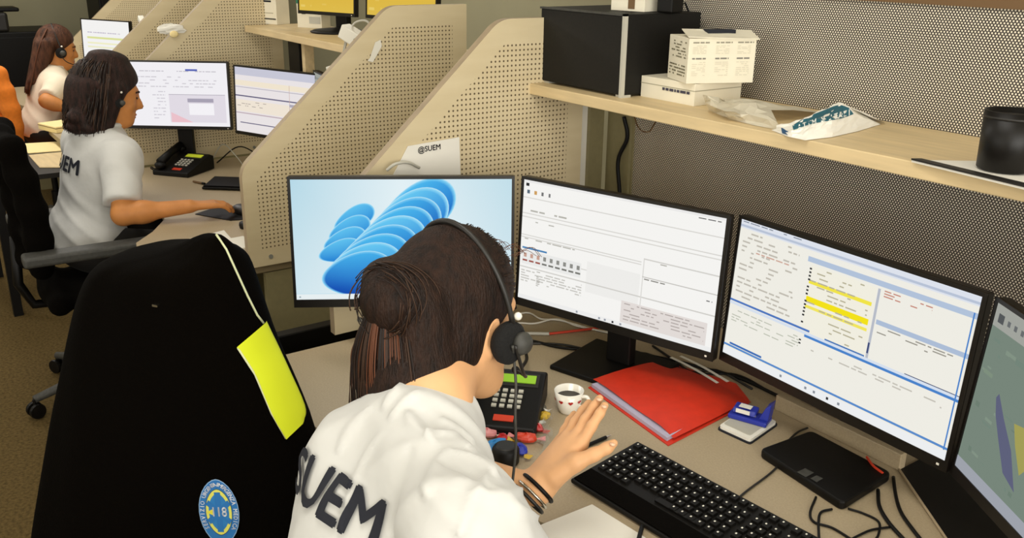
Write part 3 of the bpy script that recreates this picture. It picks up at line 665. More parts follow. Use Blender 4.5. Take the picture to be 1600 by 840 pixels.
shift(MB().box(cast(245, 476, .003), (.012, .006, .004), RZ(.6)), jk.location).build('zip_pull', M['chrome'], jk)
# emblem patch
ec = cast(342, 800, 0); E_ = MB()
def vesica(w_, h_, n=28):
    out = []
    for i in range(n): th = 2*PI*i/n; cs, sn = math.cos(th), math.sin(th); out.append(Vector((w_*math.copysign(abs(cs)**1.15, cs), h_*sn, 0)))
    return out
def disc(w_, h_, col, off, rings=4):
    vs = [Vector((0, 0, 0))]; base = vesica(w_, h_); n = len(base); fs = []
    for r in range(1, rings+1): vs += [p*(r/rings) for p in base]
    for i in range(n): fs.append((0, 1+i, 1+(i+1) % n))
    for r in range(rings-1):
        for i in range(n): fs.append((1+r*n+i, 1+r*n+(i+1) % n, 1+(r+1)*n+(i+1) % n, 1+(r+1)*n+i))
    art(vs, fs, col, off)
vdir = Vector(ray(342, 800)).normalized(); hx = Vector((-vdir.y*-1, vdir.x*-1, 0)).normalized(); hx = Vector((_R[0], _R[1], 0)).normalized(); hy = Vector((0, 0, 1))
eo = Vector(_O)+vdir*(ec-Vector(_O)).length
def art(vs, fs, col, off): E_.add(project_flat(vs, eo, hx, hy, vdir, bvJ, off), fs, 0, lin(col))
disc(.040, .076, '#9fc2e8', .0030); disc(.0385, .074, '#2f7cc4', .0034); disc(.0265, .054, '#16386e', .0038); disc(.0255, .0525, '#f0ee70', .0042); disc(.020, .043, '#2f86cc', .0046)
for an in (0, 60, 120):
    a_ = math.radians(an+90); d = Vector((math.cos(a_)*.55, math.sin(a_), 0)); p = Vector((-d.y*.55, d.x, 0)).normalized()
    art([d*.046+p*.006, d*.046-p*.006, -d*.046-p*.006, -d*.046+p*.006], [(0, 1, 2, 3)], '#2b7cc6', .005)
art([Vector((-.0255, .0, 0)), Vector((-.012, .007, 0)), Vector((-.012, -.007, 0))], [(0, 1, 2)], '#f2e94a', .0054)
vs, fs = text_mesh('118', .030, .0006); art([Vector((v.x*.72, v.y, 0)) for v in vs], fs, '#eef2f8', .0058)
word = 'SERVIZIO URGENZA EMERGENZA MEDICA'
for i, ch in enumerate(word):
    if ch == ' ': continue
    th = math.radians(215-250*i/(len(word)-1)); p = Vector((.0325*math.copysign(abs(math.cos(th))**1.1, math.cos(th)), .0635*math.sin(th), 0)); vs, fs = text_mesh(ch, .0115, .0003)
    tg = Vector((.0325*math.sin(th), -.0635*math.cos(th), 0)).normalized(); nr = Vector((-tg.y, tg.x, 0))
    art([p+tg*v.x+nr*v.y for v in vs], fs, '#eef2f8', .0046)
shift(E_, jk.location).build('emblem_patch', M_PRINT, jk)

# ================================================================== things on the near shelf
def prints(mb, O, X, Y, W, H, items, col):
    O, X, Y = Vector(O), Vector(X), Vector(Y)
    for (u0, v0, u1, v1) in items:
        mb.add([O+X*(W*u0)+Y*(H*(1-v1)), O+X*(W*u1)+Y*(H*(1-v1)), O+X*(W*u1)+Y*(H*(1-v0)), O+X*(W*u0)+Y*(H*(1-v0))], [(0, 1, 2, 3)], 0, lin(col))
def word_rects(u0, v0, u1, v1, rows_, fill=.7, hh=.45, seed=1):
    rnd = random.Random(seed); out = []; dv = (v1-v0)/rows_
    for r in range(rows_):
        u = u0
        while u < u1:
            l = rnd.uniform(.03, .1)
            if rnd.random() < fill: out.append((u, v0+r*dv, min(u+l, u1), v0+(r+hh)*dv))
            u += l+.015
    return out
ztop = aty(977, 23, 1.54).z
t = thing('speaker_cabinet', 'large black box with white front edge at the left end of the near shelf', 'black box', (-1.876, 1.67, ZS)); hB = ztop-ZS
MB().b2((-.17, -.12, .004), (.17, .135, hB)).build('cabinet', M['boxblack'], t, bevel=.004)
MB().b2((-.166, -.128, .006), (.163, -.12, hB-.004)).build('front_panel', M['boxblack'], t, bevel=.002)
MB().b2((.163, -.13, 0), (.172, -.119, hB+.001)).build('edge_trim', M['lgrey'], t)
MB().b2((-.17, -.13, hB-.004), (.172, -.119, hB+.001)).build('edge_trim', M['darkgrey'], t)
for x in (-.15, .155):
    for y in (-.11, .12): MB().b2((x-.012, y-.012, 0), (x+.018, y+.012, .006)).build('foot', M['lgrey'], t)
zb = ztop+.001
t = thing('carton', 'small white and green carton on top of the black box', 'carton', (-1.80, 1.66, zb), .2)
MB().b2((-.055, -.03, 0), (.05, .03, .12)).build('body', M['card'], t, bevel=.001); MB().b2((-.056, -.031, .05), (.051, .031, .09)).build('green_band', M['green'], t); MB().b2((.0, -.0315, .006), (.02, -.03, .03)).build('dark_mark', M['rail'], t)
t = thing('power_adapter', 'small black adapter beside the carton on the black box', 'adapter', (-1.715, 1.70, zb), .3)
MB().b2((-.022, -.03, 0), (.022, .03, .06)).build('body', M['black'], t, bevel=.004); MB().tube([(0, .03, .01), (0, .08, .02), (.03, .1, -.05)], .003, 6).build('lead', M['black'], t)
t = thing('white_carton', 'low white carton on the shelf under another carton', 'carton', (-1.612, 1.688, ZS))
MB().b2((-.092, -.082, 0), (.092, .08, .052)).build('box', M['card'], t, bevel=.001); MB().b2((-.0925, -.0825, .034), (.0925, .0805, .036)).build('lid_seam', M['card_grey'], t)
m_ = MB(); prints(m_, (-.092, -.0835, 0), (1, 0, 0), (0, 0, 1), .184, .052, word_rects(.42, .38, .92, .52, 1, .95, .9, 3), '#3d3a4a'); m_.build('printed_name', M_PRINT, t)
A_, B_, C_ = atz(1072, 131, ZS+.053), atz(1176, 129, ZS+.053), atz(1036, 119, ZS+.053)
ang = math.atan2(B_.y-A_.y, B_.x-A_.x); Wb = min(.20, (B_-A_).length); Db = .115; hb = .104
t = thing('white_carton', 'upright white printed carton standing on the low carton', 'carton', A_, ang)
MB().b2((0, 0, 0), (Wb, Db, hb)).build('box', M['card'], t, bevel=.001)
MB().prism([(-.004, -.003, hb+.002), (Wb+.006, -.004, hb-.004), (Wb+.008, .05, hb+.012), (.01, .07, hb+.014)], (0, 0, .002)).build('open_flap', M['card'], t)
MB().b2((.06, .03, hb), (.13, .06, hb+.016)).build('dark_slot', M['navy'], t)
m_ = MB()
for cu in (.06, .4, .72):
    prints(m_, (0, -.001, 0), (1, 0, 0), (0, 0, 1), Wb, hb, word_rects(cu, .08, cu+.24, .12, 1, .95, .8, int(cu*9)), '#8f8a78'); prints(m_, (0, -.001, 0), (1, 0, 0), (0, 0, 1), Wb, hb, word_rects(cu, .16, cu+.2, .36, 6, .8, .4, int(cu*19)), '#cfc8b2')
    prints(m_, (0, -.001, 0), (1, 0, 0), (0, 0, 1), Wb, hb, word_rects(cu, .43, cu+.2, .47, 1, .95, .8, int(cu*29)), '#77736a'); prints(m_, (0, -.001, 0), (1, 0, 0), (0, 0, 1), Wb, hb, word_rects(cu, .52, cu+.2, .85, 8, .8, .4, int(cu*39)), '#d2cbb6')
prints(m_, (-.001, Db, 0), (0, -1, 0), (0, 0, 1), Db, hb, word_rects(.15, .1, .9, .5, 6, .5, .4, 6)+word_rects(.1, .62, .9, .9, 4, .7, .45, 7), '#6f6a52')
m_.build('printed_text', M_PRINT, t)
# plastic bag: crumpled sheet with a printed part
t = thing('plastic_bag', 'crumpled white plastic bag with teal printed band on the shelf', 'plastic bag', (-1.30, 1.62, ZS))
rj = random.Random(11)
def loft(rows_, sub=4, jit=.002, back=None):
    """rows of (px, py, height above the shelf); bilinear facets with small crumples"""
    G = [[atz(x, y, ZS+h+.001) for x, y, h in r] for r in rows_]
    if back is not None: G.append([Vector((p.x, back, ZS+.001)) for p in G[-1]])
    nr, nc = len(G), len(G[0]); out = []; NR_, NC_ = (nr-1)*sub+1, (nc-1)*sub+1
    for i in range(NR_):
        for j in range(NC_):
            fi, fj = i/sub, j/sub; i0, j0 = min(int(fi), nr-2), min(int(fj), nc-2); u, v = fi-i0, fj-j0
            p = G[i0][j0].lerp(G[i0][j0+1], v).lerp(G[i0+1][j0].lerp(G[i0+1][j0+1], v), u)
            q = jit if 0 < i < NR_-1 and 0 < j < NC_-1 else 0; out.append(p+Vector((rj.uniform(-q, q), rj.uniform(-q, q), max(0, rj.uniform(-q, q*1.6)))))
    return MB().add(out, [(i*NC_+j, i*NC_+j+1, (i+1)*NC_+j+1, (i+1)*NC_+j) for i in range(NR_-1) for j in range(NC_-1)])
shift(loft([[(1108, 172, 0), (1140, 186, 0), (1180, 196, 0), (1222, 204, 0)], [(1102, 160, .02), (1132, 174, .022), (1168, 180, .016), (1215, 192, .014)], [(1098, 148, .045), (1128, 160, .018), (1168, 164, .032), (1205, 172, .026)], [(1118, 156, .02), (1140, 158, .02), (1180, 163, .02), (1240, 172, .022)]], 3, .006, 1.80), t.location).build('clear_part', M['bag'], t)
rowA = [(1205, 203, 0), (1230, 213, 0), (1258, 219, 0), (1300, 214, 0), (1340, 205, 0), (1376, 194, 0)]; rowB = [(1213, 201, .006), (1238, 204, .012), (1268, 193, .024), (1300, 187, .03), (1332, 178, .032), (1368, 190, .006)]; rowC = [(1213, 196, .012), (1243, 191, .024), (1275, 177, .036), (1310, 161, .048), (1328, 169, .044), (1352, 182, .014)]
sB = loft([rowA, rowB, rowC], 4, .0025, 1.80); bvB = BVHTree.FromPolygons([Vector(v) for v in sB.v], sB.f)
shift(sB, t.location).build('white_part', M['paper'], t)
def ontobag(px, py, off):
    d = Vector(ray(px, py)).normalized(); h = bvB.ray_cast(Vector(_O), d, 5); return (h[0] if h[0] is not None else bvB.find_nearest(atz(px, py, ZS+.02))[0])-d*off
m_ = MB(); top_, bot_ = bez([(1238, 196, 0), (1258, 184, 0), (1285, 173, 0), (1310, 164, 0), (1326, 168, 0)], 20), bez([(1240, 203, 0), (1266, 194, 0), (1298, 188, 0), (1318, 184, 0), (1334, 178, 0)], 20); n_ = min(len(top_), len(bot_))
gg = [ontobag(*(top_[i].lerp(bot_[i], j/5)).xy, .002) for i in range(n_) for j in range(6)]; m_.add(gg, [(i*6+j, i*6+j+1, (i+1)*6+j+1, (i+1)*6+j) for i in range(n_-1) for j in range(5)], 0, lin('#1f5a68'))
gg = [ontobag(x, y, .002) for x, y in ((1212, 200), (1222, 208), (1232, 206), (1220, 198))]; m_.add(gg, [(0, 1, 2, 3)], 0, lin('#1b4a70'))
for ch, x, y in zip('ATIMMITALI', (1249, 1257, 1264, 1272, 1286, 1299, 1306, 1313, 1320, 1327), (199, 196, 194, 191, 187, 184, 182, 180, 178, 176)):
    vs, fs = text_mesh(ch, 13, .25); m_.add([ontobag(x+v.x*.75, y-v.y-v.x*.28, .0035) for v in vs], fs, 0, lin('#eef0ea'))
shift(m_, t.location).build('printed_band', M_PRINT, t)
def at_s(px, py): return atz(px, py, ZS)
# documents and the black cup
t = thing('document_stack', 'white papers with black binding strip under the black cup', 'papers', (at_s(1500, 265)), 0)
A_, B_ = at_s(1424, 253), at_s(1600, 293)
qd = [A_, B_+Vector((.12, -.03, 0)), B_+Vector((.16, .13, 0)), A_+Vector((.08, .11, 0))]
shift(MB().prism(qd, (0, 0, .004)), t.location).build('sheets', M['paper'], t)
shift(MB().prism([A_+Vector((0, -.002, .004)), B_+Vector((.12, -.032, .004)), B_+Vector((.12, -.012, .004)), A_+Vector((.01, .014, .004))], (0, 0, .003)), t.location).build('binding_strip', M['dark'], t)
cc = at_s(1567, 269)
t = thing('cup', 'plain black cup standing on papers at the right end of the shelf', 'cup', cc+Vector((0, 0, .0042)))
MB().lathe([(.035, 0), (.043, .004), (.0455, .100), (.0425, .100), (.040, .012), (.002, .01)], (0, 0, 0), None, 32).build('cup_wall', mat('black_gloss', '#0c0906', .42, spec=.3), t, smooth=True)
MB().lathe([(.0456, .088), (.0462, .090), (.0458, .092)], (0, 0, 0), None, 32).build('rim_band', M['dark'], t, smooth=True)
# hanging lead under the shelf
tag(MB().tube(bez([aty(975, 182, 1.80), aty(980, 215, 1.81), aty(966, 250, 1.80), aty(968, 300, 1.80), aty(975, 420, 1.80)]), .006, 8).build('power_cable', M['black'], smooth=True), 'thick black lead hanging on the screen under the near shelf', 'cable')
tag(MB().tube(bez([aty(990, 180, 1.80), aty(1000, 202, 1.78), aty(1015, 205, 1.78), aty(1024, 190, 1.80)]), .002, 6).build('thin_wire', M['rail'], smooth=True), 'thin brown wire loop under the near shelf', 'wire')

# sign on the near divider
XB = -2.03
t = thing('desk_sign', 'white paper sign with black @SUEM lettering on the near divider', 'sign', atx(670, 265, XB+.004))
S = [atx(x, y, XB+.003) for x, y in ((637, 228), (717, 214), (720, 300), (600, 300))]
shift(MB().prism(S, (.002, 0, 0)), t.location).build('sheet', M['paper'], t)
m_ = MB(); o_ = atx(671, 232, XB+.006); ux = (atx(690, 229, XB+.006)-atx(652, 235, XB+.006)).normalized(); text_on(m_, '@SUEM', .020, o_, ux, Vector((0, -ux.z, ux.y)), 0, .0004)
shift(m_, t.location).build('lettering', M['navy'], t)
shift(MB().tube(bez([atx(604, 266, XB+.02), atx(618, 256, XB+.03), atx(638, 254, XB+.03), atx(655, 262, XB+.02)]), .004, 8), t.location).build('clip', M['lgrey'], t, smooth=True)

# ================================================================== things on the near desk
def flat(name, px, h, material, label, cat, z=DZ, bevel=0, extra=None):
    P = [atz(x, y, z) for x, y in px]; c = sum(P, Vector())/len(P)
    t = thing(name, label, cat, c); shift(MB().prism(P, (0, 0, h)), c).build(name+'_body' if extra is None else extra, material, t, bevel=bevel); return t
# keyboard
def keyboard(O, rz, label, keys=True, L=.46, Dp=.185):
    t = thing('keyboard', label, 'keyboard', O, rz)
    MB().prism([(0, 0, .003), (0, -Dp, .003), (0, -Dp, .012), (0, 0, .026)], (L, 0, 0)).build('case', M['black'], t, bevel=.003)
    sl = (.026-.012)/Dp; km = None
    if keys:
        kb = MB(); kb.add([(-.0078, -.0078, 0), (.0078, -.0078, 0), (.0078, .0078, 0), (-.0078, .0078, 0), (-.0062, -.006, .006), (.0062, -.006, .006), (.0062, .0065, .006), (-.0062, .0065, .006)], [(0, 1, 5, 4), (1, 2, 6, 5), (2, 3, 7, 6), (3, 0, 4, 7), (4, 5, 6, 7)], 0)
        kb.add([(-.0038, .0008, .0062), (-.0008, .0008, .0062), (-.0008, .0045, .0062), (-.0038, .0045, .0062)], [(0, 1, 2, 3)], 1)
        proto = None; n = 0
        for r in range(6):
            y = -.016-r*.0192-(.006 if r else 0)
            for c_ in range(22):
                x = .016+c_*.0194+(.006 if c_ > 14 else 0)+(.006 if c_ > 17 else 0)+(r % 3)*.002
                if x > L-.012 or (r == 5 and 3 < c_ < 9): continue
                if proto is None:
                    proto = kb.build('key', [M['black'], M['white']], t); k_ = proto
                else: k_ = proto.copy(); C.objects.link(k_); k_.parent = t
                k_.location = (x, y, .0245+sl*y); k_.rotation_euler = (math.atan(sl), 0, 0)
        MB().b2((.15+.006, -.016-5*.0192-.006-.0075, .010), (.255, -.016-5*.0192-.006+.0075, .0205)).build('space_bar', M['black'], t)
    MB().prism([(.006, -.137, .0165), (.006, -Dp+.004, .013), (.006, -Dp+.004, .0155), (.006, -.137, .019)], (L-.012, 0, 0)).build('wrist_rest', M['black_soft'], t)
    return t
keyboard(D(995, 706), math.radians(5), 'black keyboard with wrist rest in front of her hand')
# red folder with papers
t = thing('folder', 'red document folder stuffed with lavender papers', 'folder', D(1045, 632))
Q = [D(919, 606), D(1044, 697), D(1174, 630), D(1150, 600), D(1042, 566)]
Q = rounded(Q, {2}, .02, 4)
lift = lambda P, h: [p+Vector((0, 0, h)) for p in P]
shift(MB().prism(lift(Q, .0005), (0, 0, .002)), t.location).build('back_cover', M['red'], t)
ins = [D(924, 606), D(1042, 691), D(1100, 655), D(1000, 585)]
shift(MB().prism(lift(ins, .003), (0, 0, .008)), t.location).build('papers', M['lav'], t)
g = []; nA = 14
tl, bl, br, tr_ = D(926, 600), D(1052, 690), D(1174, 628), D(1042, 566)
for i in range(nA+1):
    for j in range(nA+1):
        u, v = i/nA, j/nA; p = tl.lerp(bl, u).lerp(tr_.lerp(br, u), v); bulge = math.sin(PI*min(1, u*.9+.05))*math.sin(PI*min(1, v*.85+.1))
        p = p+Vector((0, 0, .0125+.012*bulge+.002*math.sin(9*u+4*v)-.010*max(0, v-.75)*4*.8-.006*max(0, u-.85)*6)); g.append(p)
shift(MB().add(g, [(i*(nA+1)+j, (i+1)*(nA+1)+j, (i+1)*(nA+1)+j+1, i*(nA+1)+j+1) for i in range(nA) for j in range(nA)]), t.location).build('front_cover', M['red'], t, smooth=True)
for (a1, b1) in (((1047, 573), (1120, 614)), ((1062, 571), (1136, 612))):
    p0, p1 = D(*a1), D(*b1); s_ = (p1-p0).normalized(); n_ = Vector((-s_.y, s_.x, 0))*.0045; z_ = Vector((0, 0, .026)); mid = [p0.lerp(p1, k/6)+z_+Vector((0, 0, .003*math.sin(PI*k/6))) for k in range(7)]
    mb = MB(); mb.add([q+n_ for q in mid]+[q-n_ for q in mid], [(k, k+1, k+8, k+7) for k in range(6)]); shift(mb, t.location).build('white_strip', M['paper'], t)
# mug
mc = D(888, 642)
t = thing('coffee_cup', 'white espresso cup with red hearts and coffee by the phone', 'cup', mc, .5)
MB().lathe([(.018, 0), (.021, .003), (.026, .016), (.0325, .052), (.0305, .052), (.025, .018), (.002, .012)], (0, 0, 0), None, 28).build('cup_wall', M['ceramic'], t, smooth=True)
MB().lathe([(.0282, .036), (.0005, .0362)], (0, 0, 0), None, 28).build('coffee', M['coffee'], t)
hd = [(.028, 0, .042), (.042, 0, .044), (.047, 0, .032), (.040, 0, .020), (.026, 0, .018)]
MB().tube(bez(hd), .0042, 8).build('handle', M['ceramic'], t, smooth=True)
for k in range(9):
    an = 2*PI*k/9+.35
    if abs(((an+PI) % (2*PI))-PI) < .3: continue
    mb = MB(); R_ = RZ(an); sl_ = Matrix.Rotation(-.17, 3, 'Y'); hp = []
    for i in range(14): q = 2*PI*i/14; hp.append(Vector((0, .0055*math.sin(q)**3, .0045*(13*math.cos(q)-5*math.cos(2*q)-2*math.cos(3*q)-math.cos(4*q))/15)))
    mb.add([R_ @ (Vector((.0300, 0, .034))+Vector((.0012+.17*p.z, p.y, p.z))) for p in hp], [tuple(range(14))]); mb.build('heart', M['hearts'], t)
# phones
def phone(c, ang, label, disp, sc=1, cord=True):
    t = thing('desk_phone', label, 'telephone', c, ang); w_, d_ = .19*sc, .21*sc; h0, h1 = .022*sc, .075*sc
    MB().prism([(-w_/2, -d_/2, 0), (-w_/2, -d_/2, h0), (-w_/2, d_/2-.03, h1), (-w_/2, d_/2, h1-.012), (-w_/2, d_/2, 0)], (w_, 0, 0)).build('body', M['black'], t, bevel=.005)
    sl = (h1-h0)/(d_-.03); at_ = math.atan(sl); Rx = Matrix.Rotation(at_, 3, 'X'); ztop = lambda y: h0+sl*(y+d_/2)
    def on(x, y, sx, sy, sz, nm, mm, par=None, bev=0): MB().box((x, y, ztop(y)+sz/2), (sx, sy, sz), Rx, 0).build(nm, mm, par or t, bevel=bev)
    on(.032*sc, .045*sc, .085*sc, .026*sc, .003, 'display', disp); on(.032*sc, .044*sc, .1*sc, .045*sc, .001, 'display_frame', M['dark'])
    km = None
    for r in range(4):
        for q in range(4):
            x, y = (-.008+.018*q)*sc, (.005-.016*r)*sc
            if km is None: km = MB().box((0, 0, .002), (.011*sc, .008*sc, .004), Rx).build('key', M['lgrey'], t); k_ = km
            else: k_ = km.copy(); C.objects.link(k_); k_.parent = t
            k_.location = (x, y, ztop(y))
    on(.02*sc, -.078*sc, .045*sc, .018*sc, .002, 'red_label', M['redp'])
    hs = MB(); y0, y1 = -.085*sc, .075*sc; x = -.062*sc
    hs.tube([(x, y0, ztop(y0)+.028), (x, 0, ztop(0)+.034), (x, y1, ztop(y1)+.028)], [.02*sc, .016*sc, .02*sc], 10)
    for y in (y0, y1): hs.ell((x, y, ztop(y)+.016), (.027*sc, .026*sc, .018*sc))
    hs.build('handset', M['black'], t, smooth=True)
    if cord:
        cp = [Vector((-.07*sc, -.1*sc, .03))+Vector((-.02*math.sin(k/60*PI), -.02*k/60*0, 0))+Vector((.006*math.cos(k*1.1), .14*k/60, .006*math.sin(k*1.1)-.02*min(1, k/20))) for k in range(60)]
        MB().tube([p+Vector((-.03, 0, 0)) for p in cp], .0018, 5).build('coiled_cord', M['black'], t, smooth=True)
    return t
pu = (D(815, 572)-D(775, 682)); pa = math.atan2(-pu.x, pu.y)
phone(D(782, 645), pa, 'black desk phone with green display beside her face', M['lcd'], .95)
phone(atz(288, 268, DZ), math.radians(38), 'black desk phone with lime display below the white far screen', M['lcd2'], .95)
# hole punch on its pad
t = thing('memo_pad', 'small white memo pad with dark edge under the blue punch', 'notepad', D(1168, 668))
P = rounded([D(1120, 671), D(1172, 695), D(1216, 664), D(1165, 641)], {0, 1, 2, 3}, .008, 3)
shift(MB().prism(P, (0, 0, .004)), t.location).build('backing', M['navy'], t); sc_ = [t.location+(p-t.location)*.94 for p in P]
shift(MB().prism(lift(sc_, .004), (0, 0, .006)), t.location).build('sheets', M['paper'], t); sc_ = [t.location+(p-t.location)*.80+Vector((-.004, .004, 0)) for p in P]
shift(MB().prism(lift(sc_, .0101), (0, 0, .001)), t.location).build('top_sheet', M['lgrey'], t)
pp = D(1170, 662)+Vector((0, 0, .0112))
t = thing('hole_punch', 'blue hole punch with white label standing on the memo pad', 'hole punch', pp, math.radians(22))
MB().b2((-.042, -.02, 0), (.042, .022, .011)).build('base', M['blue'], t, bevel=.003)
MB().prism([(-.036, -.012, .013), (-.036, .018, .013), (-.036, .018, .026), (-.036, -.004, .022)], (.05, 0, 0)).build('lever', M['blue'], t, bevel=.003)
MB().prism([(.022, .020, .011), (.042, .020, .011), (.046, .020, .052), (.034, .020, .040)], (0, -.03, 0)).build('upright_arm', M['blue'], t, bevel=.002)
MB().b2((-.024, -.006, .0262), (.002, .012, .0268)).build('label', M['paper'], t); MB().box((-.012, -.0125, .02), (.03, .003, .008)).build('white_stripe', M['paper'], t)
for x in (-.03, .01): MB().lathe([(.004, .008), (.004, .016)], (x, .004, 0), None, 8).build('pin', M['chrome'], t)
# black flat hub
Pt = [D(1185, 713), D(1315, 799), D(1392, 750), D(1266, 683)]; t = thing('dock_box', 'flat black device with small grey logo and leads', 'device', sum(Pt, Vector())/4)
shift(MB().prism(rounded(Pt, {0, 1, 2, 3}, .014, 4), (0, 0, .018)), t.location).build('case', M['black'], t, bevel=.004)
m_ = MB(); lp = [(1245, 737), (1259, 745), (1272, 738), (1258, 731)]; m_.add([atz(x, y, DZ+.0188) for x, y in lp], [(0, 1, 2, 3)]); m_.add([atz(x, y, DZ+.0188) for x, y in ((1266, 747), (1276, 753), (1286, 747), (1276, 742))], [(0, 1, 2, 3)])
shift(m_, t.location).build('logo', M['darkgrey'], t)
shift(MB().tube(bez([D(1352, 728)+Vector((0, 0, .021)), D(1362, 742)+Vector((0, 0, .021)), D(1377, 752)+Vector((0, 0, .019))]), .0025, 6), t.location).build('red_tag', M['redp'], t)
# papers, pen, sweets, small black things
t = flat('paper_sheet', [(820, 830), (925, 788), (1060, 872), (950, 930)], .001, M['paper'], 'white sheet of paper in front of the keyboard, cut by the frame', 'paper')
t = thing('pen', 'black pen lying beside her thumb', 'pen', D(922, 697)); u_ = (D(933, 692)-D(910, 702)).normalized()
MB().tube([-u_*.05+Vector((0, 0, .005)), u_*.045+Vector((0, 0, .005))], .004, 8).build('barrel', M['black'], t); MB().tube([u_*.045+Vector((0, 0, .005)), u_*.06+Vector((0, 0, .005))], [.003, .0008], 8).build('tip', M['chrome'], t)
t = thing('pen', 'black pen end on the white sheet at the bottom edge', 'pen', D(1000, 838)+Vector((0, 0, .002)), -.9)
MB().tube([(-.02, 0, .005), (.09, 0, .005)], .004, 8).build('barrel', M['black'], t); MB().tube([(-.02, 0, .005), (-.032, 0, .005)], [.003, .001], 8).build('tip', M['chrome'], t)
def wrapper(px, py, size, mcol, m2, label, seed):
    c = D(px, py); t = thing('wrapped_sweet', label, 'sweet', c, seed*1.3); rs = np.random.RandomState(seed); mb = MB().ell((0, 0, size*.45), (size, size*.6, size*.45), None, 10, 6)
    mb.v = [tuple(Vector(v)*(1+.22*(rs.rand()-.5))) for v in mb.v]; mb.build('wrapper', mcol, t)
    for s in (-1, 1): MB().add([(s*size*.8, 0, size*.4), (s*size*1.6, size*.5, size*.55), (s*size*1.7, 0, size*.3), (s*size*1.6, -size*.5, size*.5)], [(0, 1, 2), (0, 2, 3)]).build('twist', m2, t)
for a in [(762, 682, .022, 'pink', 'paper', 'pale pink wrapped sweet tucked against the phone front'), (785, 690, .018, 'hearts', 'pink', 'dark red wrapped sweet at the phone front edge'), (822, 690, .024, 'redp', 'pink', 'bright red and pink wrapped sweet right of the phone cord'),
          (838, 672, .02, 'hearts', 'redp', 'dark red wrapped sweet beside the phone side'), (851, 655, .02, 'yel', 'paper', 'yellow wrapped sweet nearest the cup'), (775, 703, .026, 'blueprint', 'yel', 'blue and yellow wrapped sweet close to her sleeve'), (812, 708, .022, 'blue', 'yel', 'deep blue wrapped sweet below the red one'), (846, 640, .015, 'glass', 'paper', 'clear wrapped sweet between phone and cup')]:
    wrapper(a[0], a[1], a[2], M[a[3]], M[a[4]], a[5], hash(a[5][:3]) % 5+len(a[5]))
gl = MB(); ring_ = [D(858+6*math.cos(q)*1.2, 690+26*math.sin(q)) for q in [2*PI*i/12 for i in range(12)]]
t = thing('clear_wrapper', 'strip of clear crumpled film beside the sweets', 'plastic film', D(856, 690))
sF = MB(); gF = [D(846+4*math.sin(i*1.7)+j*5, 655+i*6)+Vector((0, 0, .004+.012*abs(math.sin(i*1.3+j*2)))) for i in range(12) for j in range(4)]
sF.add(gF, [(i*4+j, (i+1)*4+j, (i+1)*4+j+1, i*4+j+1) for i in range(11) for j in range(3)]); shift(sF, t.location).build('film', M['glass'], t, smooth=True)
t = thing('round_black_speaker', 'small round black device beside her sleeve', 'device', D(790, 722)); MB().lathe([(.024, 0), (.027, .004), (.027, .03), (.022, .037), (.002, .037)], (0, 0, 0), None, 24).build('body', M['black'], t, smooth=True); MB().lathe([(.02, .037), (.018, .039), (.002, .039)], (0, 0, 0), None, 24).build('grille', M['dark'], t)
# leads
def lead(px, r, m, label, z=DZ, n=28):
    P = bez([atz(x, y, z+r+.001+(h if h else 0)) for x, y, *hh in px for h in [hh[0] if hh else 0]], n); o = MB().tube(P, r, 7).build('cable', M[m], smooth=True); tag(o, label, 'cable'); return o
lead([(700, 500), (770, 500), (822, 488), (845, 498), (875, 500), (930, 515), (1000, 530)], .0025, 'white', 'upper white cable winding behind the phone')
lead([(720, 520), (800, 505), (835, 505), (870, 498), (905, 510), (960, 520)], .0025, 'white', 'lower white cable looping behind the phone')
o_ = lead([(740, 528), (812, 521), (858, 521)], .0045, 'lgrey', 'thick pale grey plug cable pointing to the red wire'); lead([(858, 521), (885, 518), (935, 512)], .0035, 'redp', 'short red wire behind the phone')
lead([(700, 512), (820, 530), (880, 543), (960, 548), (1040, 560), (1100, 575), (1160, 592), (1260, 640)], .004, 'black', 'long thick black cable running behind the red folder')
lead([(820, 536), (880, 538), (950, 552), (1010, 552), (1075, 580), (1120, 578), (1175, 607)], .003, 'dark', 'second dark cable running behind the red folder')
lead([(1020, 540), (1050, 560), (1085, 582), (1150, 585), (1200, 610)], .003, 'black', 'thin black cable behind the folder top')
lead([(820, 545, .0), (823, 560, .02), (815, 575, .06)], .004, 'black', 'short black cable rising into the phone back')
lead([(1146, 786), (1165, 768), (1200, 742), (1222, 722)], .0022, 'dark', 'thin lead between keyboard and flat black device')
lead([(1222, 700), (1232, 688), (1246, 675), (1262, 668)], .0022, 'dark', 'short thin lead leaving the flat device towards the monitor')
lead([(1275, 776), (1266, 800), (1272, 815), (1300, 824), (1330, 842)], .0024, 'black', 'left thin black lead curling below the flat device')
lead([(1280, 845), (1279, 815), (1283, 800), (1300, 795)], .0024, 'black', 'short thin black lead dropping below the flat device')
lead([(1325, 794), (1350, 802), (1373, 815), (1372, 836), (1360, 850)], .0022, 'black', 'thin black loop below the flat device')
lead([(1330, 842), (1360, 828), (1390, 823)], .0022, 'black', 'thin black lead joining the loop to the thick lead')
lead([(1372, 765), (1374, 790), (1388, 815), (1412, 842), (1430, 860)], .0036, 'black', 'thicker black lead right of the flat device')
lead([(1396, 745), (1400, 775), (1408, 800), (1425, 825), (1445, 850)], .0034, 'black', 'outermost thick black lead by the black sheet for the shaded gap')

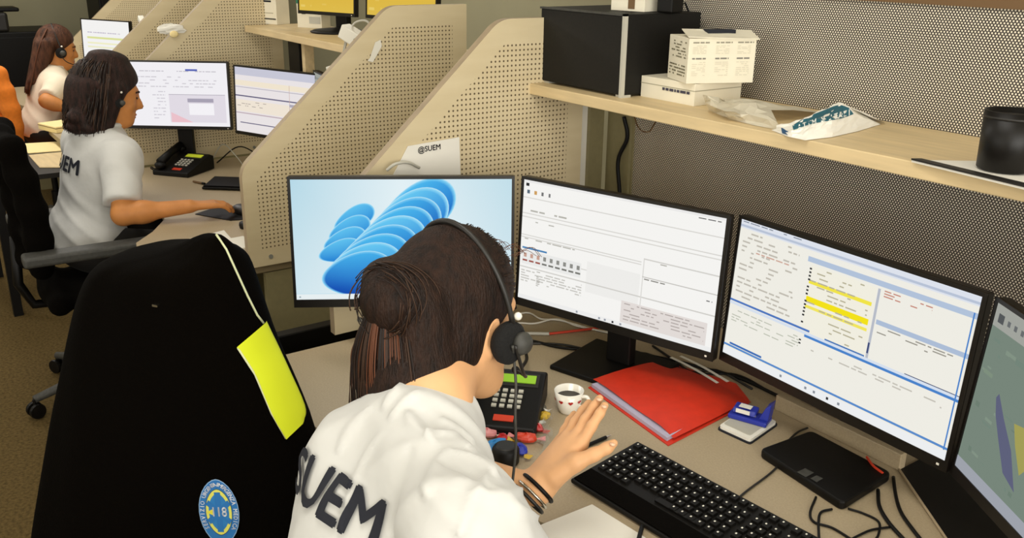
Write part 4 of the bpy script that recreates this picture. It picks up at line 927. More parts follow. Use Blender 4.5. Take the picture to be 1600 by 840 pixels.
# ================================================================== second station's small things
keyboard(atz(336, 284, DZ)+Vector((0, .0, 0)), math.radians(50), 'far black keyboard half hidden by the sloping divider', keys=False, L=.36, Dp=.14)
t = thing('computer_mouse', 'dark mouse under the dark-haired woman\'s hand', 'mouse', atz(380, 332, DZ+.004), -1.3)
ms = SDF().ell((0, 0, .012), (.03, .055, .02), k=.01); ms.rc((-.05, -.08, -.02), (.05, .08, -.02), .001); sdf_obj('shell', ms.mesh(.006), M['dark'], t); MB().lathe([(.006, -.003), (.006, .003)], (0, .025, .032), Matrix.Rotation(PI/2, 3, 'Y'), 10).build('wheel', M['grey'], t)
flat('mouse_pad', [(305, 335), (345, 322), (400, 326), (400, 342), (360, 345)], .003, M['black'], 'thin black mouse pad on the far desk', 'mouse pad')
t = thing('marker', 'small brown pen lying on the far desk', 'pen', atz(310, 287, DZ), .4); MB().tube([(-.03, 0, .006), (.025, 0, .006)], .005, 8).build('barrel', M['rail'], t); MB().tube([(.025, 0, .006), (.04, 0, .006)], .0055, 8).build('cap', M['black'], t)
A_ = atz(358, 414, DZ); t = thing('tissue_box', 'blue and white tissue box at the far desk front corner', 'box', atz(378, 410, DZ), math.radians(3))
MB().b2((-.12, -.03, 0), (.01, .06, .012)).build('bottom_sheet', M['cream'], t); MB().b2((-.116, -.027, .012), (.008, .057, .05)).build('box', M['paper'], t, bevel=.002); MB().b2((-.117, -.028, .018), (.009, .058, .038)).build('blue_band', M['blueprint'], t)
flat('paper_sheet', [(262, 385), (300, 372), (350, 360), (372, 385), (330, 410), (280, 405)], .0015, M['paper'], 'white papers near the front edge of the far desk', 'paper')
t = thing('desk_gadget', 'small dark gadget at the far desk edge by the sloping divider', 'gadget', atz(388, 355, DZ)); MB().lathe([(.03, 0), (.032, .01), (.03, .02), (.002, .024)], (0, 0, 0), None, 16).build('body', M['black'], t, smooth=True); MB().lathe([(.012, .02), (.01, .027)], (0, 0, 0), None, 10).build('knob', M['grey'], t)
tag(MB().tube(bez([(-4.14, 1.28, .75), (-4.06, 1.36, .83), (-3.95, 1.42, .80), (-3.8, 1.5, .745), (-3.5, 1.6, .745)]), .003, 6).build('cable', M['black'], smooth=True), 'black leads behind the far phone', 'cable')
tag(MB().tube(bez([(-4.17, 1.26, .745), (-4.10, 1.30, .84), (-4.02, 1.33, .80), (-4.0, 1.36, .745)]), .0025, 6).build('cable', M['lgrey'], smooth=True), 'pale lead looping above the far phone', 'cable')

# far shelf things
def shelf_box(px, py, sx, sy, sz, rz, nm, label, mm, bands):
    c = atz(px, py, ZS); t = thing(nm, label, 'carton', c, rz); MB().b2((-sx/2, 0, 0), (sx/2, sy, sz)).build('box', mm, t, bevel=.002)
    for (z0, z1, u0, u1, m2) in bands: MB().b2((-sx/2+sx*u0, -.0015, z0), (-sx/2+sx*u1, .001, z1)).build('printed_band', m2, t)
shelf_box(421, 38, .105, .08, .16, .35, 'white_carton', 'white carton with dark lines on the far shelf', M['card'], [(.022, .028, .08, .95, M['darkgrey']), (.10, .108, 0, .7, M['navy']), (.05, .053, .1, .8, M['card_grey'])])
shelf_box(484, 44, .13, .07, .17, .55, 'green_carton', 'white and green carton with round black mark on the far shelf', M['card'], [(.105, .17, 0, .6, M['green']), (.06, .085, .2, .36, M['darkgrey']), (.02, .05, .5, .95, M['lgrey'])])
t = thing('upright_bracket', 'thin wooden upright at the far shelf\'s left end', 'bracket', atz(392, 36, ZS)); MB().b2((-.008, -.01, 0), (.008, .01, .12)).build('upright', M['rail'], t); MB().b2((-.02, -.015, 0), (.02, .015, .004)).build('foot', M['rail'], t)
c = aty(557, 60, 1.47); t = thing('webcam', 'white boxy webcam with black lens hanging at the far shelf edge', 'webcam', c, .5)
MB().box((0, 0, 0), (.12, .05, .05), Matrix.Rotation(.45, 3, 'Y')).build('body', M['white'], t, bevel=.004); MB().lathe([(.008, 0), (.008, .004)], (.015, -.026, -.005), Matrix.Rotation(PI/2, 3, 'X'), 12).build('lens', M['black'], t)
MB().tube(bez([(-.03, 0, .01), (-.02, .02, .05), (.03, .02, .06), (.06, .02, .03)]), .004, 6).build('mount', M['lgrey'], t, smooth=True); MB().tube(bez([(-.04, 0, -.005), (-.055, 0, -.05), (-.06, .0, -.10)]), .004, 6).build('arm', M['lgrey'], t, smooth=True)
c = aty(526, 103, 1.47); t = thing('light_bar', 'small white bar hanging below the far webcam', 'lamp', c, .4); MB().box((0, 0, 0), (.085, .03, .014), Matrix.Rotation(-.3, 3, 'Y')).build('bar', M['white'], t, bevel=.003); MB().tube(bez([(.02, 0, .006), (.035, 0, .05), (.05, 0, .10)]), .003, 6).build('stem', M['lgrey'], t, smooth=True)
lead_pts = bez([aty(548, 70, 1.49), aty(546, 85, 1.49), aty(545, 105, 1.5)]); tag(MB().tube(lead_pts, .003, 6).build('cable', M['black'], smooth=True), 'thin black lead below the far webcam', 'cable')
t = thing('crumpled_paper', 'white crumpled paper stuck on the far divider', 'paper', atx(267, 46, -4.277)); rs = np.random.RandomState(5); mb = MB().ell((0, 0, 0), (.008, .055, .022), None, 12, 7); mb.v = [tuple(Vector(v)*(1+.6*(rs.rand()-.5))) for v in mb.v]; mb.build('ball', M['paper'], t); MB().ell((.006, .01, -.02), (.006, .02, .015), None, 8, 5).build('tape', M['cream'], t)
t = thing('adhesive_tape', 'translucent tape blob on the sloping edge of the second divider', 'tape', atx(585, 78, -2.645)); g = [atx(x, y, -2.646) for x, y in ((578, 90), (574, 95), (582, 97), (596, 72), (594, 62), (586, 66))]; shift(MB().prism(g, (.003, 0, 0)), t.location).build('strip', M['white'], t)
# third station and the far end of the room
t = thing('webcam', 'white webcam on dark foot beside the striped far screen', 'webcam', atd(224, 47, 6.0)); MB().box((0, 0, .05), (.10, .035, .035), Matrix.Rotation(.6, 3, 'Y')).build('body', M['white'], t, bevel=.004); MB().lathe([(.012, 0), (.012, .003)], (.02, -.019, .04), Matrix.Rotation(PI/2, 3, 'X'), 12).build('lens', M['grey'], t); MB().b2((-.06, -.03, -.03), (.06, .03, .02)).build('mount', M['dark'], t); MB().tube([(0, 0, DZ-t.location.z), (0, 0, -.03)], .012, 8).build('stem', M['dark'], t)
t = thing('cream_box', 'cream paper box on the desk in front of the woman in cream', 'box', atz(92, 203, DZ), .3); MB().b2((-.1, -.06, 0), (.09, .1, .035)).build('box', M['cream'], t, bevel=.004); MB().b2((-.101, -.061, .024), (.091, .101, .027)).build('lid_edge', M['rail'], t)
t = flat('paper_sheet', [(20, 226), (92, 222), (100, 236), (45, 240)], .004, M['cream'], 'cream papers left of the dark-haired woman\'s back', 'paper', z=.68)
t = flat('paper_sheet', [(45, 243), (100, 238), (110, 262), (62, 262)], .004, M['wood'], 'tan folder below the cream papers by the dark-haired woman', 'folder', z=.68)
t = thing('side_table', 'low dark side table under the cream papers', 'table', (atz(60, 245, .68).x, atz(60, 245, .68).y, 0))
MB().b2((-.35, -.28, .655), (.4, .22, .678)).build('table_top', M['dark'], t)
for x in (-.3, .35):
    for y in (-.24, .18): MB().b2((x-.02, y-.02, 0), (x+.02, y+.02, .655)).build('leg', M['black'], t)
t = thing('office_cabinet', 'low black cabinet at the far end of the room', 'cabinet', (-8.7, 1.05, 0)); MB().b2((-.3, -1.2, 0), (.3, .35, 1.02)).build('body', M['black'], t, bevel=.01)
for y in (-1.17, -.65, -.13): MB().b2((.3, y, .05), (.315, y+.48, .98)).build('door', M['black'], t, bevel=.004)
t = thing('printer', 'black printer with white stripe on the far cabinet', 'printer', (-8.6, 1.0, 1.021)); MB().b2((-.2, -.25, 0), (.2, .06, .15)).build('body', M['dark'], t, bevel=.02); MB().b2((.2, -.27, -.02), (.21, -.25, .14)).build('white_stripe', M['white'], t); MB().b2((-.15, -.30, .15), (.12, .16, .18)).build('lid', M['black'], t, bevel=.01)
t = thing('white_toy', 'white lumpy object on the far black cabinet\'s front', 'object', (-8.36, .62, .80)); rs = np.random.RandomState(9); mb = MB().ell((0, 0, .06), (.02, .11, .06), None, 12, 8); mb.v = [tuple(Vector(v)*(1+.4*(rs.rand()-.5))) for v in mb.v]; mb.build('lump', M['lgrey'], t); MB().b2((-.03, -.1, -.01), (.0, .1, .01)).build('bracket', M['grey'], t)
t = thing('dark_locker', 'tall dark locker behind the farthest divider', 'locker', (-8.9, 2.25, 0)); MB().b2((-.25, -.45, 0), (.25, .35, 1.9)).build('body', M['black'], t, bevel=.01)
for y in (-.43, -.04): MB().b2((.25, y, .06), (.262, y+.36, 1.85)).build('door', M['black'], t, bevel=.004)

# ================================================================== people
def V3(*a): return Vector(a)
def hand_prims(S, wrist, d, n, thumb_side, sc=1, curl=.35):
    """relaxed hand: d = finger direction, n = back-of-hand normal, thumb_side = unit vector towards the thumb"""
    d, n, s = d.normalized(), n.normalized(), thumb_side.normalized()
    pc = wrist+d*.045*sc
    for q in (-.024, -.008, .008, .024): S.rc(wrist+s*q*.6*sc, wrist+d*.085*sc+s*q*1.05*sc, .013*sc, .0105*sc, .012)
    for q, L in ((.027, .070), (.009, .078), (-.009, .073), (-.026, .056)):
        k0 = wrist+d*.088*sc+s*q*1.05*sc; a = 0; p = k0; r = .0090*sc; pts = [p]; rs = [r]
        for f, seg in enumerate((.45, .30, .25)):
            a += curl*(.6+.5*f); dd = (d*math.cos(a)-n*math.sin(a)).normalized(); p = p+dd*L*seg*sc; pts.append(p); rs.append((.0085, .0078, .0068)[f]*sc)
        S.chain(pts, rs, .004)
    S.chain([wrist+d*.02*sc+s*.02*sc, wrist+d*.055*sc+s*.045*sc-n*.008*sc, wrist+d*.083*sc+s*.058*sc-n*.014*sc, wrist+d*.105*sc+s*.062*sc-n*.018*sc], [.015*sc, .0115*sc, .0095*sc, .0078*sc], .006)

def head_frame(fwd, tilt, roll=0):
    f = Vector((fwd[0], fwd[1], 0)).normalized(); r = Vector((f.y, -f.x, 0)); u = Vector((0, 0, 1))
    f2 = f*math.cos(tilt)-u*math.sin(tilt); u2 = u*math.cos(tilt)+f*math.sin(tilt)
    r2 = r*math.cos(roll)-u2*math.sin(roll); u3 = u2*math.cos(roll)+r*math.sin(roll)
    return frame(r2, f2, u3)       # columns: right, forward, up
def head_prims(S, c, R):
    P = lambda x, y, z: c+R @ Vector((x, y, z))
    S.ell(P(0, -.012, .028), (.073, .094, .086), R, .02); S.ell(P(0, .034, -.045), (.056, .058, .078), R, .04)
    S.rc(P(-.022, .058, -.103), P(.022, .058, -.103), .020, k=.035); S.ell(P(0, .075, -.108), (.018, .014, .014), R, .02)
    for s in (-1, 1):
        S.rc(P(s*.050, .005, -.06), P(s*.024, .055, -.104), .018, .016, .035); S.ell(P(s*.036, .066, -.042), (.022, .018, .022), R, .02); S.rc(P(s*.012, .086, .012), P(s*.04, .072, .014), .010, k=.016)
        S.ell(P(s*.074, -.004, -.022), (.009, .019, .031), R, .008); S.ell(P(s*.079, -.002, -.024), (.005, .011, .020), R, .004, sub=True); S.ell(P(s*.070, .0, -.048), (.008, .010, .010), R, .006)
        S.ell(P(s*.030, .087, -.012), (.014, .010, .009), R, .008, sub=True); S.ell(P(s*.030, .080, -.012), (.011, .011, .009), R, .003)
    S.rc(P(0, .090, -.002), P(0, .109, -.044), .008, .0125, .012); S.ell(P(0, .096, -.050), (.017, .010, .008), R, .01)
    S.rc(P(-.017, .086, -.076), P(.017, .086, -.076), .0075, k=.010); S.rc(P(-.014, .084, -.088), P(.014, .084, -.088), .0075, k=.010); S.rc(P(-.02, .096, -.0822), P(.02, .096, -.0822), .002, k=.004, sub=True)

def person(name, label, sk, res, skin, shirt_m, hair_fn, hair_m, fine=(), sleeve=.62, wrinkle=.004, collar=True, hands=None, creases=()):
    c, R, N, LS, RS, P = sk['head'], sk['R'], sk['neck'], sk['LS'], sk['RS'], sk['pelvis']
    S = SDF(); head_prims(S, c, R); H = lambda x, y, z: c+R @ Vector((x, y, z))
    S.rc(H(0, -.025, -.06), N+V3(0, 0, .01), .050, .054, .03); S.rc(H(0, .0, -.08), N, .042, .05, .03)
    up = (N-P).normalized(); rt = (RS-LS).normalized(); rt = (rt-up*rt.dot(up)).normalized(); fw = up.cross(rt); TR = frame(rt, fw, up); L = (N-P).length
    T = lambda x, y, z: P+rt*x+fw*y+up*(L*z)
    def torso(Q, g, k=.05, full=True):
        Q.ell(T(0, 0, .70), (.150+g, .098+g, .17+g), TR, k); Q.ell(T(0, .005, .38), (.128+g, .094+g, .16+g), TR, k); Q.ell(T(0, -.01, .08), (.160+g, .118+g, .12+g), TR, k)
        for s in (-1, 1): Q.ell(T(s*.068, .082, .58), (.056+g, .046+g, .055+g), TR, .05)
        Q.rc(N-up*.03, LS-up*.005, .048+g, .050+g, .05); Q.rc(N-up*.03, RS-up*.005, .048+g, .050+g, .05)
    torso(S, -.012)
    for s, sh in (('L', LS), ('R', RS)):
        e, wv = sk[s+'E'], sk[s+'W']; S.rc(sh, e, .046, .038, .03); S.rc(e, wv, .038, .025, .02)
        m2 = e.lerp(wv, .3); S.ell(m2, (.039, .039, .039), None, .03)
    for s in ('L', 'R'):
        k_, a_ = sk[s+'K'], sk[s+'A']; hp = P+rt*(.09 if s == 'R' else -.09)-up*.0; S.rc(hp, k_, .078, .055, .04); S.rc(k_, a_, .054, .036, .03); S.rc(a_+V3(0, 0, -.03), a_+sk['face']*.15+V3(0, 0, -.045), .034, .026, .02)
    hands(S)
    base = Vector((P.x, P.y, 0))
    body = sdf_obj(name, S.mesh(res, fine, smooth=1), skin, None, base); body.location = base; tag(body, label, 'person')
    # shirt
    g = .013; Q = SDF(); torso(Q, g, .055)
    for s, sh in (('L', LS), ('R', RS)):
        e = sk[s+'E']; en = sh.lerp(e, sleeve+.12); Q.rc(sh, en, .064, .062, .045)
    for s, sh in (('L', LS), ('R', RS)):
        e = sk[s+'E']; d = (e-sh).normalized(); en = sh.lerp(e, sleeve); Q.rc(en, en+d*.16, .10, k=.004, sub=True, flat=True)
    nu = (H(0, -.02, -.05)-N).normalized(); Q.rc(N+nu*.046, N+nu*.25, .12, .14, k=.012, sub=True, flat=True)
    hb = T(0, 0, -.12); Q.rc(hb, hb-up*.25, .30, k=.006, sub=True, flat=True)
    kk = np.array([list(rt), list(fw), list(up)]); Pn = np.array(P)
    def disp(X, Y, Z):
        a = (X-Pn[0])*kk[0][0]+(Y-Pn[1])*kk[0][1]+(Z-Pn[2])*kk[0][2]; b = (X-Pn[0])*kk[1][0]+(Y-Pn[1])*kk[1][1]+(Z-Pn[2])*kk[1][2]; cc = (X-Pn[0])*kk[2][0]+(Y-Pn[1])*kk[2][1]+(Z-Pn[2])*kk[2][2]
        lf = .5+.5*np.sin(7*a+5*b+1)*np.sin(6*cc+2*a+.6); n1 = np.sin(22*cc+12*np.abs(a)+3*np.sin(9*a+6*b))*np.sin(8*a-6*cc+1.3); n2 = np.abs(np.sin(17*a+22*cc+2.5*np.sin(9*b+11*cc)))**7*lf; n3 = np.abs(np.sin(17*cc-26*a+2.5*np.sin(11*b)))**8*(1-lf)
        out = wrinkle*(n1*.30-n2*1.0-n3*1.0)
        return out
    VQ = Q.mesh(res, smooth=1, disp=disp)
    if creases: VQ = crease(VQ, creases)
    sh = sdf_obj('shirt', VQ, shirt_m, body, base)
    sh_w = BVHTree.FromPolygons([v.co+base for v in sh.data.vertices], [tuple(p.vertices) for p in sh.data.polygons])
    # collar ring
    cr = []; a1 = rt; b1 = nu.cross(rt).normalized()
    for i in range(24): q = 2*PI*i/24; cr.append(N+nu*(.040+.006*math.sin(q))+a1*.070*math.cos(q)+b1*.068*math.sin(q))
    if collar: mb = MB().tube(cr+[cr[0]], .010, 8, cap=False); shift(mb, base).build('collar', shirt_m, body, smooth=True)
    # trousers and shoes
    Q = SDF(); Q.ell(T(0, -.01, .02), (.152, .112, .11), TR, .05)
    for s in ('L', 'R'):
        k_, a_ = sk[s+'K'], sk[s+'A']; hp = P+rt*(.09 if s == 'R' else -.09); Q.rc(hp, k_, .088, .066, .04); Q.rc(k_, a_+V3(0, 0, .02), .064, .050, .03)
    sdf_obj('trousers', Q.mesh(max(res, .010)), M['trousers'], body, base)
    for s in ('L', 'R'):
        a_ = sk[s+'A']; Q = SDF().rc(a_+V3(0, 0, -.045), a_+sk['face']*.16+V3(0, 0, -.06), .042, .035, .03); Q.rc(a_+V3(0, 0, -.02), a_+V3(0, 0, -.05), .042, k=.02); sdf_obj('shoe', Q.mesh(.012), M['black'], body, base)
    # hair
    Q = SDF(); strands = hair_fn(Q, H, R, c); sdf_obj('hair', Q.mesh(min(res, .006), smooth=1), hair_m, body, base)
    for nm, lst, mm in strands or []:
        mb = MB()
        for pts, r in lst: mb.tube(bez(pts, 12), r if not isinstance(r, tuple) else [r[0]+(r[1]-r[0])*i/(len(bez(pts, 12))-1) for i in range(len(bez(pts, 12)))], 5)
        o = shift(mb, base).build(nm, mm, body, smooth=True, stuff=True)
    # eyes, brows, lips
    for s in (-1, 1):
        shift(MB().ell(H(s*.030, .0895, -.012), (.0075, .0035, .0045), R), base).build('eye', M['eye'], body, smooth=True)
        shift(MB().tube(bez([H(s*.014, .097, .008), H(s*.03, .094, .013), H(s*.045, .082, .009)]), .0028, 6), base).build('eyebrow', hair_m, body, smooth=True)
    shift(MB().tube(bez([H(-.02, .088, -.081), H(-.006, .0945, -.078), H(.006, .0945, -.078), H(.02, .088, -.081)]), .0038, 6).tube(bez([H(-.018, .087, -.085), H(0, .0935, -.089), H(.018, .087, -.085)]), .0042, 6), base).build('lips', M['lip'], body, smooth=True)
    return body, sh_w, base, H, R, T, (rt, fw, up)

def crease(VQ, lines):
    """raise (h>0) or sink folds along lines lying on the cloth"""
    V, Q = VQ; V = V.copy(); bv = BVHTree.FromPolygons(V.tolist(), Q.tolist())
    nrm = np.zeros_like(V); fn = np.cross(V[Q[:, 2]]-V[Q[:, 0]], V[Q[:, 3]]-V[Q[:, 1]])
    for k in range(4): np.add.at(nrm, Q[:, k], fn)
    nrm /= np.linalg.norm(nrm, axis=1)[:, None]+1e-12
    cen = V.mean(0)
    if ((V-cen)*nrm).sum() < 0: nrm = -nrm
    dl = np.zeros(len(V))
    for pts, h, w_ in lines:
        P3 = []
        for (x, y, *_) in bez([(x, y, 0) for x, y in pts], 16):
            hit = bv.ray_cast(Vector(_O), Vector(ray(x, y)).normalized(), 4)
            if hit[0] is not None: P3.append(np.array(hit[0]))
        best = np.full(len(V), 9.)
        n_ = len(P3)
        for i in range(n_-1):
            a, b = P3[i], P3[i+1]; ab = b-a; t = np.clip(((V-a)@ab)/max(ab@ab, 1e-12), 0, 1); d = np.linalg.norm(V-a-t[:, None]*ab, axis=1); fade = math.sin(PI*min(1, (i+1)/n_*.9+.05)); best = np.minimum(best, d/max(.35, fade))
        dl += h*np.exp(-(best/w_)**2)
    return V+nrm*dl[:, None], Q

def shirt_text(body, base, bvh, origin, X, Y, direction, size, word='SUEM'):
    vs, fs = text_mesh(word, size, size*.028, .007); mb = MB(); mb.add(project_flat(vs, origin, X, Y, direction, bvh, .0045), fs); o = shift(mb, base).build('back_print', M['navy'], body); o['label'] = 'dark blue SUEM lettering across the back'
    return o

def cap(Q, H, R, grow=0, plane=(-.85, .03)):
    Q.ell(H(0, -.016, .032), (.081+grow, .100+grow, .093+grow), R, .02)
    # cut away the face: everything in front of and below the hairline
    a = math.atan(.95); d = R @ Vector((0, math.sin(a), -math.cos(a))); m0 = H(0, .040, -.005); Q.rc(m0, m0+d*.2, .20, k=.012, sub=True, flat=True)

def loose_strands(H, rnd, n, zend, rx, ry, wave):
    A, B, Cc = [], [], []
    for i in range(n):
        ph = rnd.uniform(.05, PI-.05); p0 = rnd.uniform(0, 6.28); z0 = rnd.uniform(.02, .12); ze = zend+rnd.uniform(-.02, .02); pts = []
        for k in range(7):
            z = z0+(ze-z0)*k/6; f = math.sqrt(max(.05, 1-((z-.03)/.1)**2)) if z > .03 else 1+.05*math.sin(-z*20); w_ = wave*math.sin(z*55+p0)*(.2 if z > 0 else 1)
            r1, r2 = rx*f+w_, ry*f+w_; pts.append(H(r1*math.cos(ph+.05*math.sin(z*40+p0)), -.012-r2*math.sin(ph), z))
        (A, B, A, Cc)[i % 4].append((pts, (.0022, .0012)))
    return [('hair_strand', A, M['strand']), ('lighter_strand', B, M['strand2']), ('auburn_strand', Cc, M['auburn'])]

# ---------------------------------------------------------------- woman with the bun (foreground)
hc = atd(712, 484, 1.33); hR = head_frame((-.25, .968), math.radians(14), math.radians(-3))
Nn = atd(672, 634, 1.235); sR = atd(732, 832, 1.03); sL = atd(572, 716, 1.26); pv = Vector((-.90, .27, .585))
wr = atd(838, 765, 1.53)
SK1 = dict(head=hc, R=hR, neck=Nn, LS=sL, RS=sR, pelvis=pv, LE=Vector((-1.265, .735, .80)), LW=wr, RE=Vector((-.66, .62, .83)), RW=Vector((-.56, .82, .79)),
           LK=Vector((-1.10, .74, .52)), RK=Vector((-.86, .74, .52)), LA=Vector((-1.10, .80, .10)), RA=Vector((-.85, .78, .10)), face=Vector((0, 1, 0)))
def I(x, y, d): return atd(x, y, d)
def hands1(S):
    # left hand, lifted, fingers spread upwards, thumb to the right
    palm = [((845, 757, 1.53), (908, 694, 1.545)), ((842, 752, 1.535), (899, 684, 1.56)), ((838, 748, 1.545), (887, 682, 1.575)), ((834, 748, 1.55), (876, 690, 1.59))]
    for (a, b) in palm: S.rc(I(*a), I(*b), .0165, .0125, .012)
    S.rc(I(852, 762, 1.53), I(893, 722, 1.525), .014, .014, .015); S.rc(wr, I(866, 735, 1.54), .022, .020, .015)
    fingers = [[(908, 694, 1.545), (924, 666, 1.55), (937, 646, 1.555), (945, 633, 1.56)], [(899, 684, 1.56), (914, 656, 1.57), (928, 635, 1.575), (937, 622, 1.58)],
               [(887, 682, 1.575), (898, 660, 1.59), (911, 641, 1.60), (920, 629, 1.605)], [(876, 690, 1.59), (882, 672, 1.605), (890, 657, 1.615), (897, 646, 1.62)]]
    for k, f in enumerate(fingers): S.chain([I(*p) for p in f], [.0108, .0092, .0082, .0068] if k < 3 else [.0095, .008, .0072, .006], .005)
    S.chain([I(866, 745, 1.52), I(900, 722, 1.515), I(928, 710, 1.515), (I(948, 700, 1.515)), I(959, 692, 1.515)], [.017, .0145, .0108, .0092, .0072], .008)
    hand_prims(S, SK1['RW'], V3(.3, .95, -.1), V3(0, .1, 1), V3(-1, .3, 0))
def hair1(Q, H, R, c):
    cap(Q, H, R, .002)
    # swept-back volume, bun and the lengths folded under the clip
    Q.ell(H(.004, -.122, .020), (.058, .048, .050), R, .010); Q.ell(H(.040, -.110, -.012), (.034, .036, .034), R, .010); Q.ell(H(-.035, -.105, .038), (.040, .038, .034), R, .015); Q.ell(H(.03, -.108, .012), (.036, .036, .040), R, .015)
    Q.ell(H(0, -.075, -.055), (.072, .055, .075), R, .03); Q.ell(H(.004, -.108, -.092), (.062, .042, .070), R, .03); Q.ell(H(.036, -.104, -.092), (.050, .044, .068), R, .03); Q.ell(H(.058, -.035, -.03), (.022, .03, .05), R, .02)
    for x, y0, r0, zl in ((-.045, -.10, .020, -.135), (-.018, -.118, .022, -.12), (.014, -.118, .022, -.118), (.038, -.098, .020, -.10)): Q.rc(H(x*.7, y0, .0), H(x, y0+.018, zl), r0, r0*.6, .015)
    rnd = random.Random(2); A, B, Cc, Fy = [], [], [], []
    for i in range(420):                      # combed lines from the hairline to the bun, following the skull
        th = rnd.uniform(-1.45, 1.45); y0 = rnd.uniform(.0, .075); x0 = math.sin(th); z0 = math.cos(th)
        def sk_(t):
            yy = y0*(1-t)-.115*t; q = max(0, 1-((yy+.016)/.104)**2)**.5; sh_ = 1-.45*t; return H(x0*.083*q*sh_, yy, .032+z0*.0955*q*(1-.75*t)+.0) + R @ Vector((x0*.0015, 0, z0*.0015))
        pts = [sk_(t) for t in (0, .2, .4, .6, .8)]
        [A, B, A][i % 3].append((pts, (.0006, .0009)))
    for i in range(140):                       # swirls round the bun
        ph = rnd.uniform(0, 6.28); rr = rnd.uniform(.6, 1.0); yy = rnd.uniform(-.155, -.11); q = []
        for k in range(6): an = ph+k*.45; q.append(H(.004+.060*rr*math.cos(an), yy+.01*math.sin(k), .020+.052*rr*math.sin(an)))
        [A, B][i % 2].append((q, .0008))
    for i in range(260):                      # loose lengths falling below the bun
        x = rnd.uniform(-.05, .066); z1 = -.115-.055*rnd.random()-(.04 if x < -.045 else 0); y = -.150+.25*abs(x)+rnd.uniform(-.004, .006); pts = [H(x*.6, y-.004, .0), H(x*.9, y-.006, -.04), H(x*1.08, y-.002, -.085), H(x*1.12+rnd.uniform(-.006, .006), y+.012, z1)]
        (Cc if rnd.random() < .08+.75*math.exp(-((x-.002)/.008)**2)+.75*math.exp(-((x-.042)/.009)**2) else (A if i % 2 else B)).append((pts, (.0013, .0005)))
    for i in range(26):                       # fine wisps at the forehead, nape and the long wisp on the left
        if i < 10: a = rnd.uniform(-.03, .05); Fy.append(([H(a, .07, .085), H(a+.01, .095, .095+rnd.uniform(0, .012)), H(a+.016, .115, .088)], .0004))
        elif i < 18: x = -.075+rnd.uniform(-.012, .01); Fy.append(([H(x*.8, -.10, -.02), H(x, -.112, -.07), H(x*1.05, -.10, -.12), H(x*1.02, -.09, -.175+rnd.uniform(0, .03))], (.0016, .0006)))
        else: x = rnd.uniform(.02, .06); Fy.append(([H(x, -.07, -.06), H(x+.006, -.075, -.09), H(x-.004, -.06, -.12), H(x+.004, -.05, -.14)], .0006))
    return [('hair_strand', A, M['strand']), ('lighter_strand', B, M['strand2']), ('auburn_strand', Cc, M['auburn']), ('loose_wisp', Fy, M['auburn'])]
hl = np.array(I(830, 770, 1.58)); fl = np.minimum(np.array(I(830, 770, 1.5)), np.array(I(965, 615, 1.5)))
pts_h = np.array([np.array(I(x, y, d)) for x in (828, 968) for y in (612, 772) for d in (1.49, 1.64)])
b1, bs1, base1, H1, R1, T1, ax1 = person('person', 'woman in white shirt with hair bun and headset, seen from behind, left hand raised', SK1, .0058, M['skin'], M['shirt'], hair1, M['hair'],
    fine=[(pts_h.min(0), pts_h.max(0), .0026)], sleeve=.95, wrinkle=.006, collar=False, hands=hands1, creases=[
        ([(600, 670), (574, 707), (549, 765), (535, 830)], .0035, .006), ([(637, 645), (652, 668), (678, 690)], .007, .009), ([(655, 640), (672, 660), (700, 676)], -.006, .009), ([(668, 684), (694, 676), (722, 694), (742, 712)], .008, .010),
        ([(690, 655), (715, 672), (738, 690)], .006, .008), ([(700, 706), (748, 722), (775, 742)], .008, .009), ([(690, 720), (735, 735), (765, 762)], -.006, .010), ([(692, 708), (676, 740), (668, 775)], .005, .010), ([(760, 738), (736, 790), (722, 838)], .006, .009),
        ([(611, 652), (632, 628), (655, 612)], .006, .008), ([(600, 640), (612, 618), (628, 602)], .006, .008), ([(742, 770), (790, 775), (815, 765)], .006, .010), ([(640, 700), (620, 760), (610, 830)], -.004, .016), ([(575, 640), (548, 670), (530, 705)], .005, .010),
        ([(660, 760), (700, 800), (720, 836)], .004, .012), ([(800, 790), (820, 800), (845, 812)], .006, .008)])
tx = atd(545, 790, 1.12); rt1, fw1, up1 = ax1
shirt_text(b1, base1, bs1, T1(.022, -.14, .765), rt1, up1, fw1, .084)
for (x, y, dd, a, b) in ((944, 635, 1.548, 7, 5), (936, 624, 1.568, 7, 5), (957, 694, 1.504, 8, 6)):
    n_ = MB().ell(I(x, y, dd), (.0052, .0052, .003), hR, 10, 6); shift(n_, base1).build('finger_nail', M['nail'], b1, smooth=True)
# bracelets
ba = (I(866, 735, 1.54)-wr).normalized(); bu = ba.cross(V3(0, 0, 1)).normalized(); bw_ = bu.cross(ba)
def bracelet(off, r, th, mm, label):
    c0 = wr+ba*off; P = [c0+bu*r*math.cos(2*PI*i/28)+bw_*r*math.sin(2*PI*i/28) for i in range(29)]; o = shift(MB().tube(P, th, 8, cap=False), c0).build('bracelet', mm, smooth=True); o.location = c0; tag(o, label, 'bracelet')
bracelet(.004, .031, .0035, M['black'], 'black cord bracelet nearest her hand'); bracelet(-.010, .031, .0025, M['chrome'], 'thin silver bracelet on her wrist'); bracelet(-.020, .032, .003, M['dark'], 'dark bracelet nearest her sleeve')
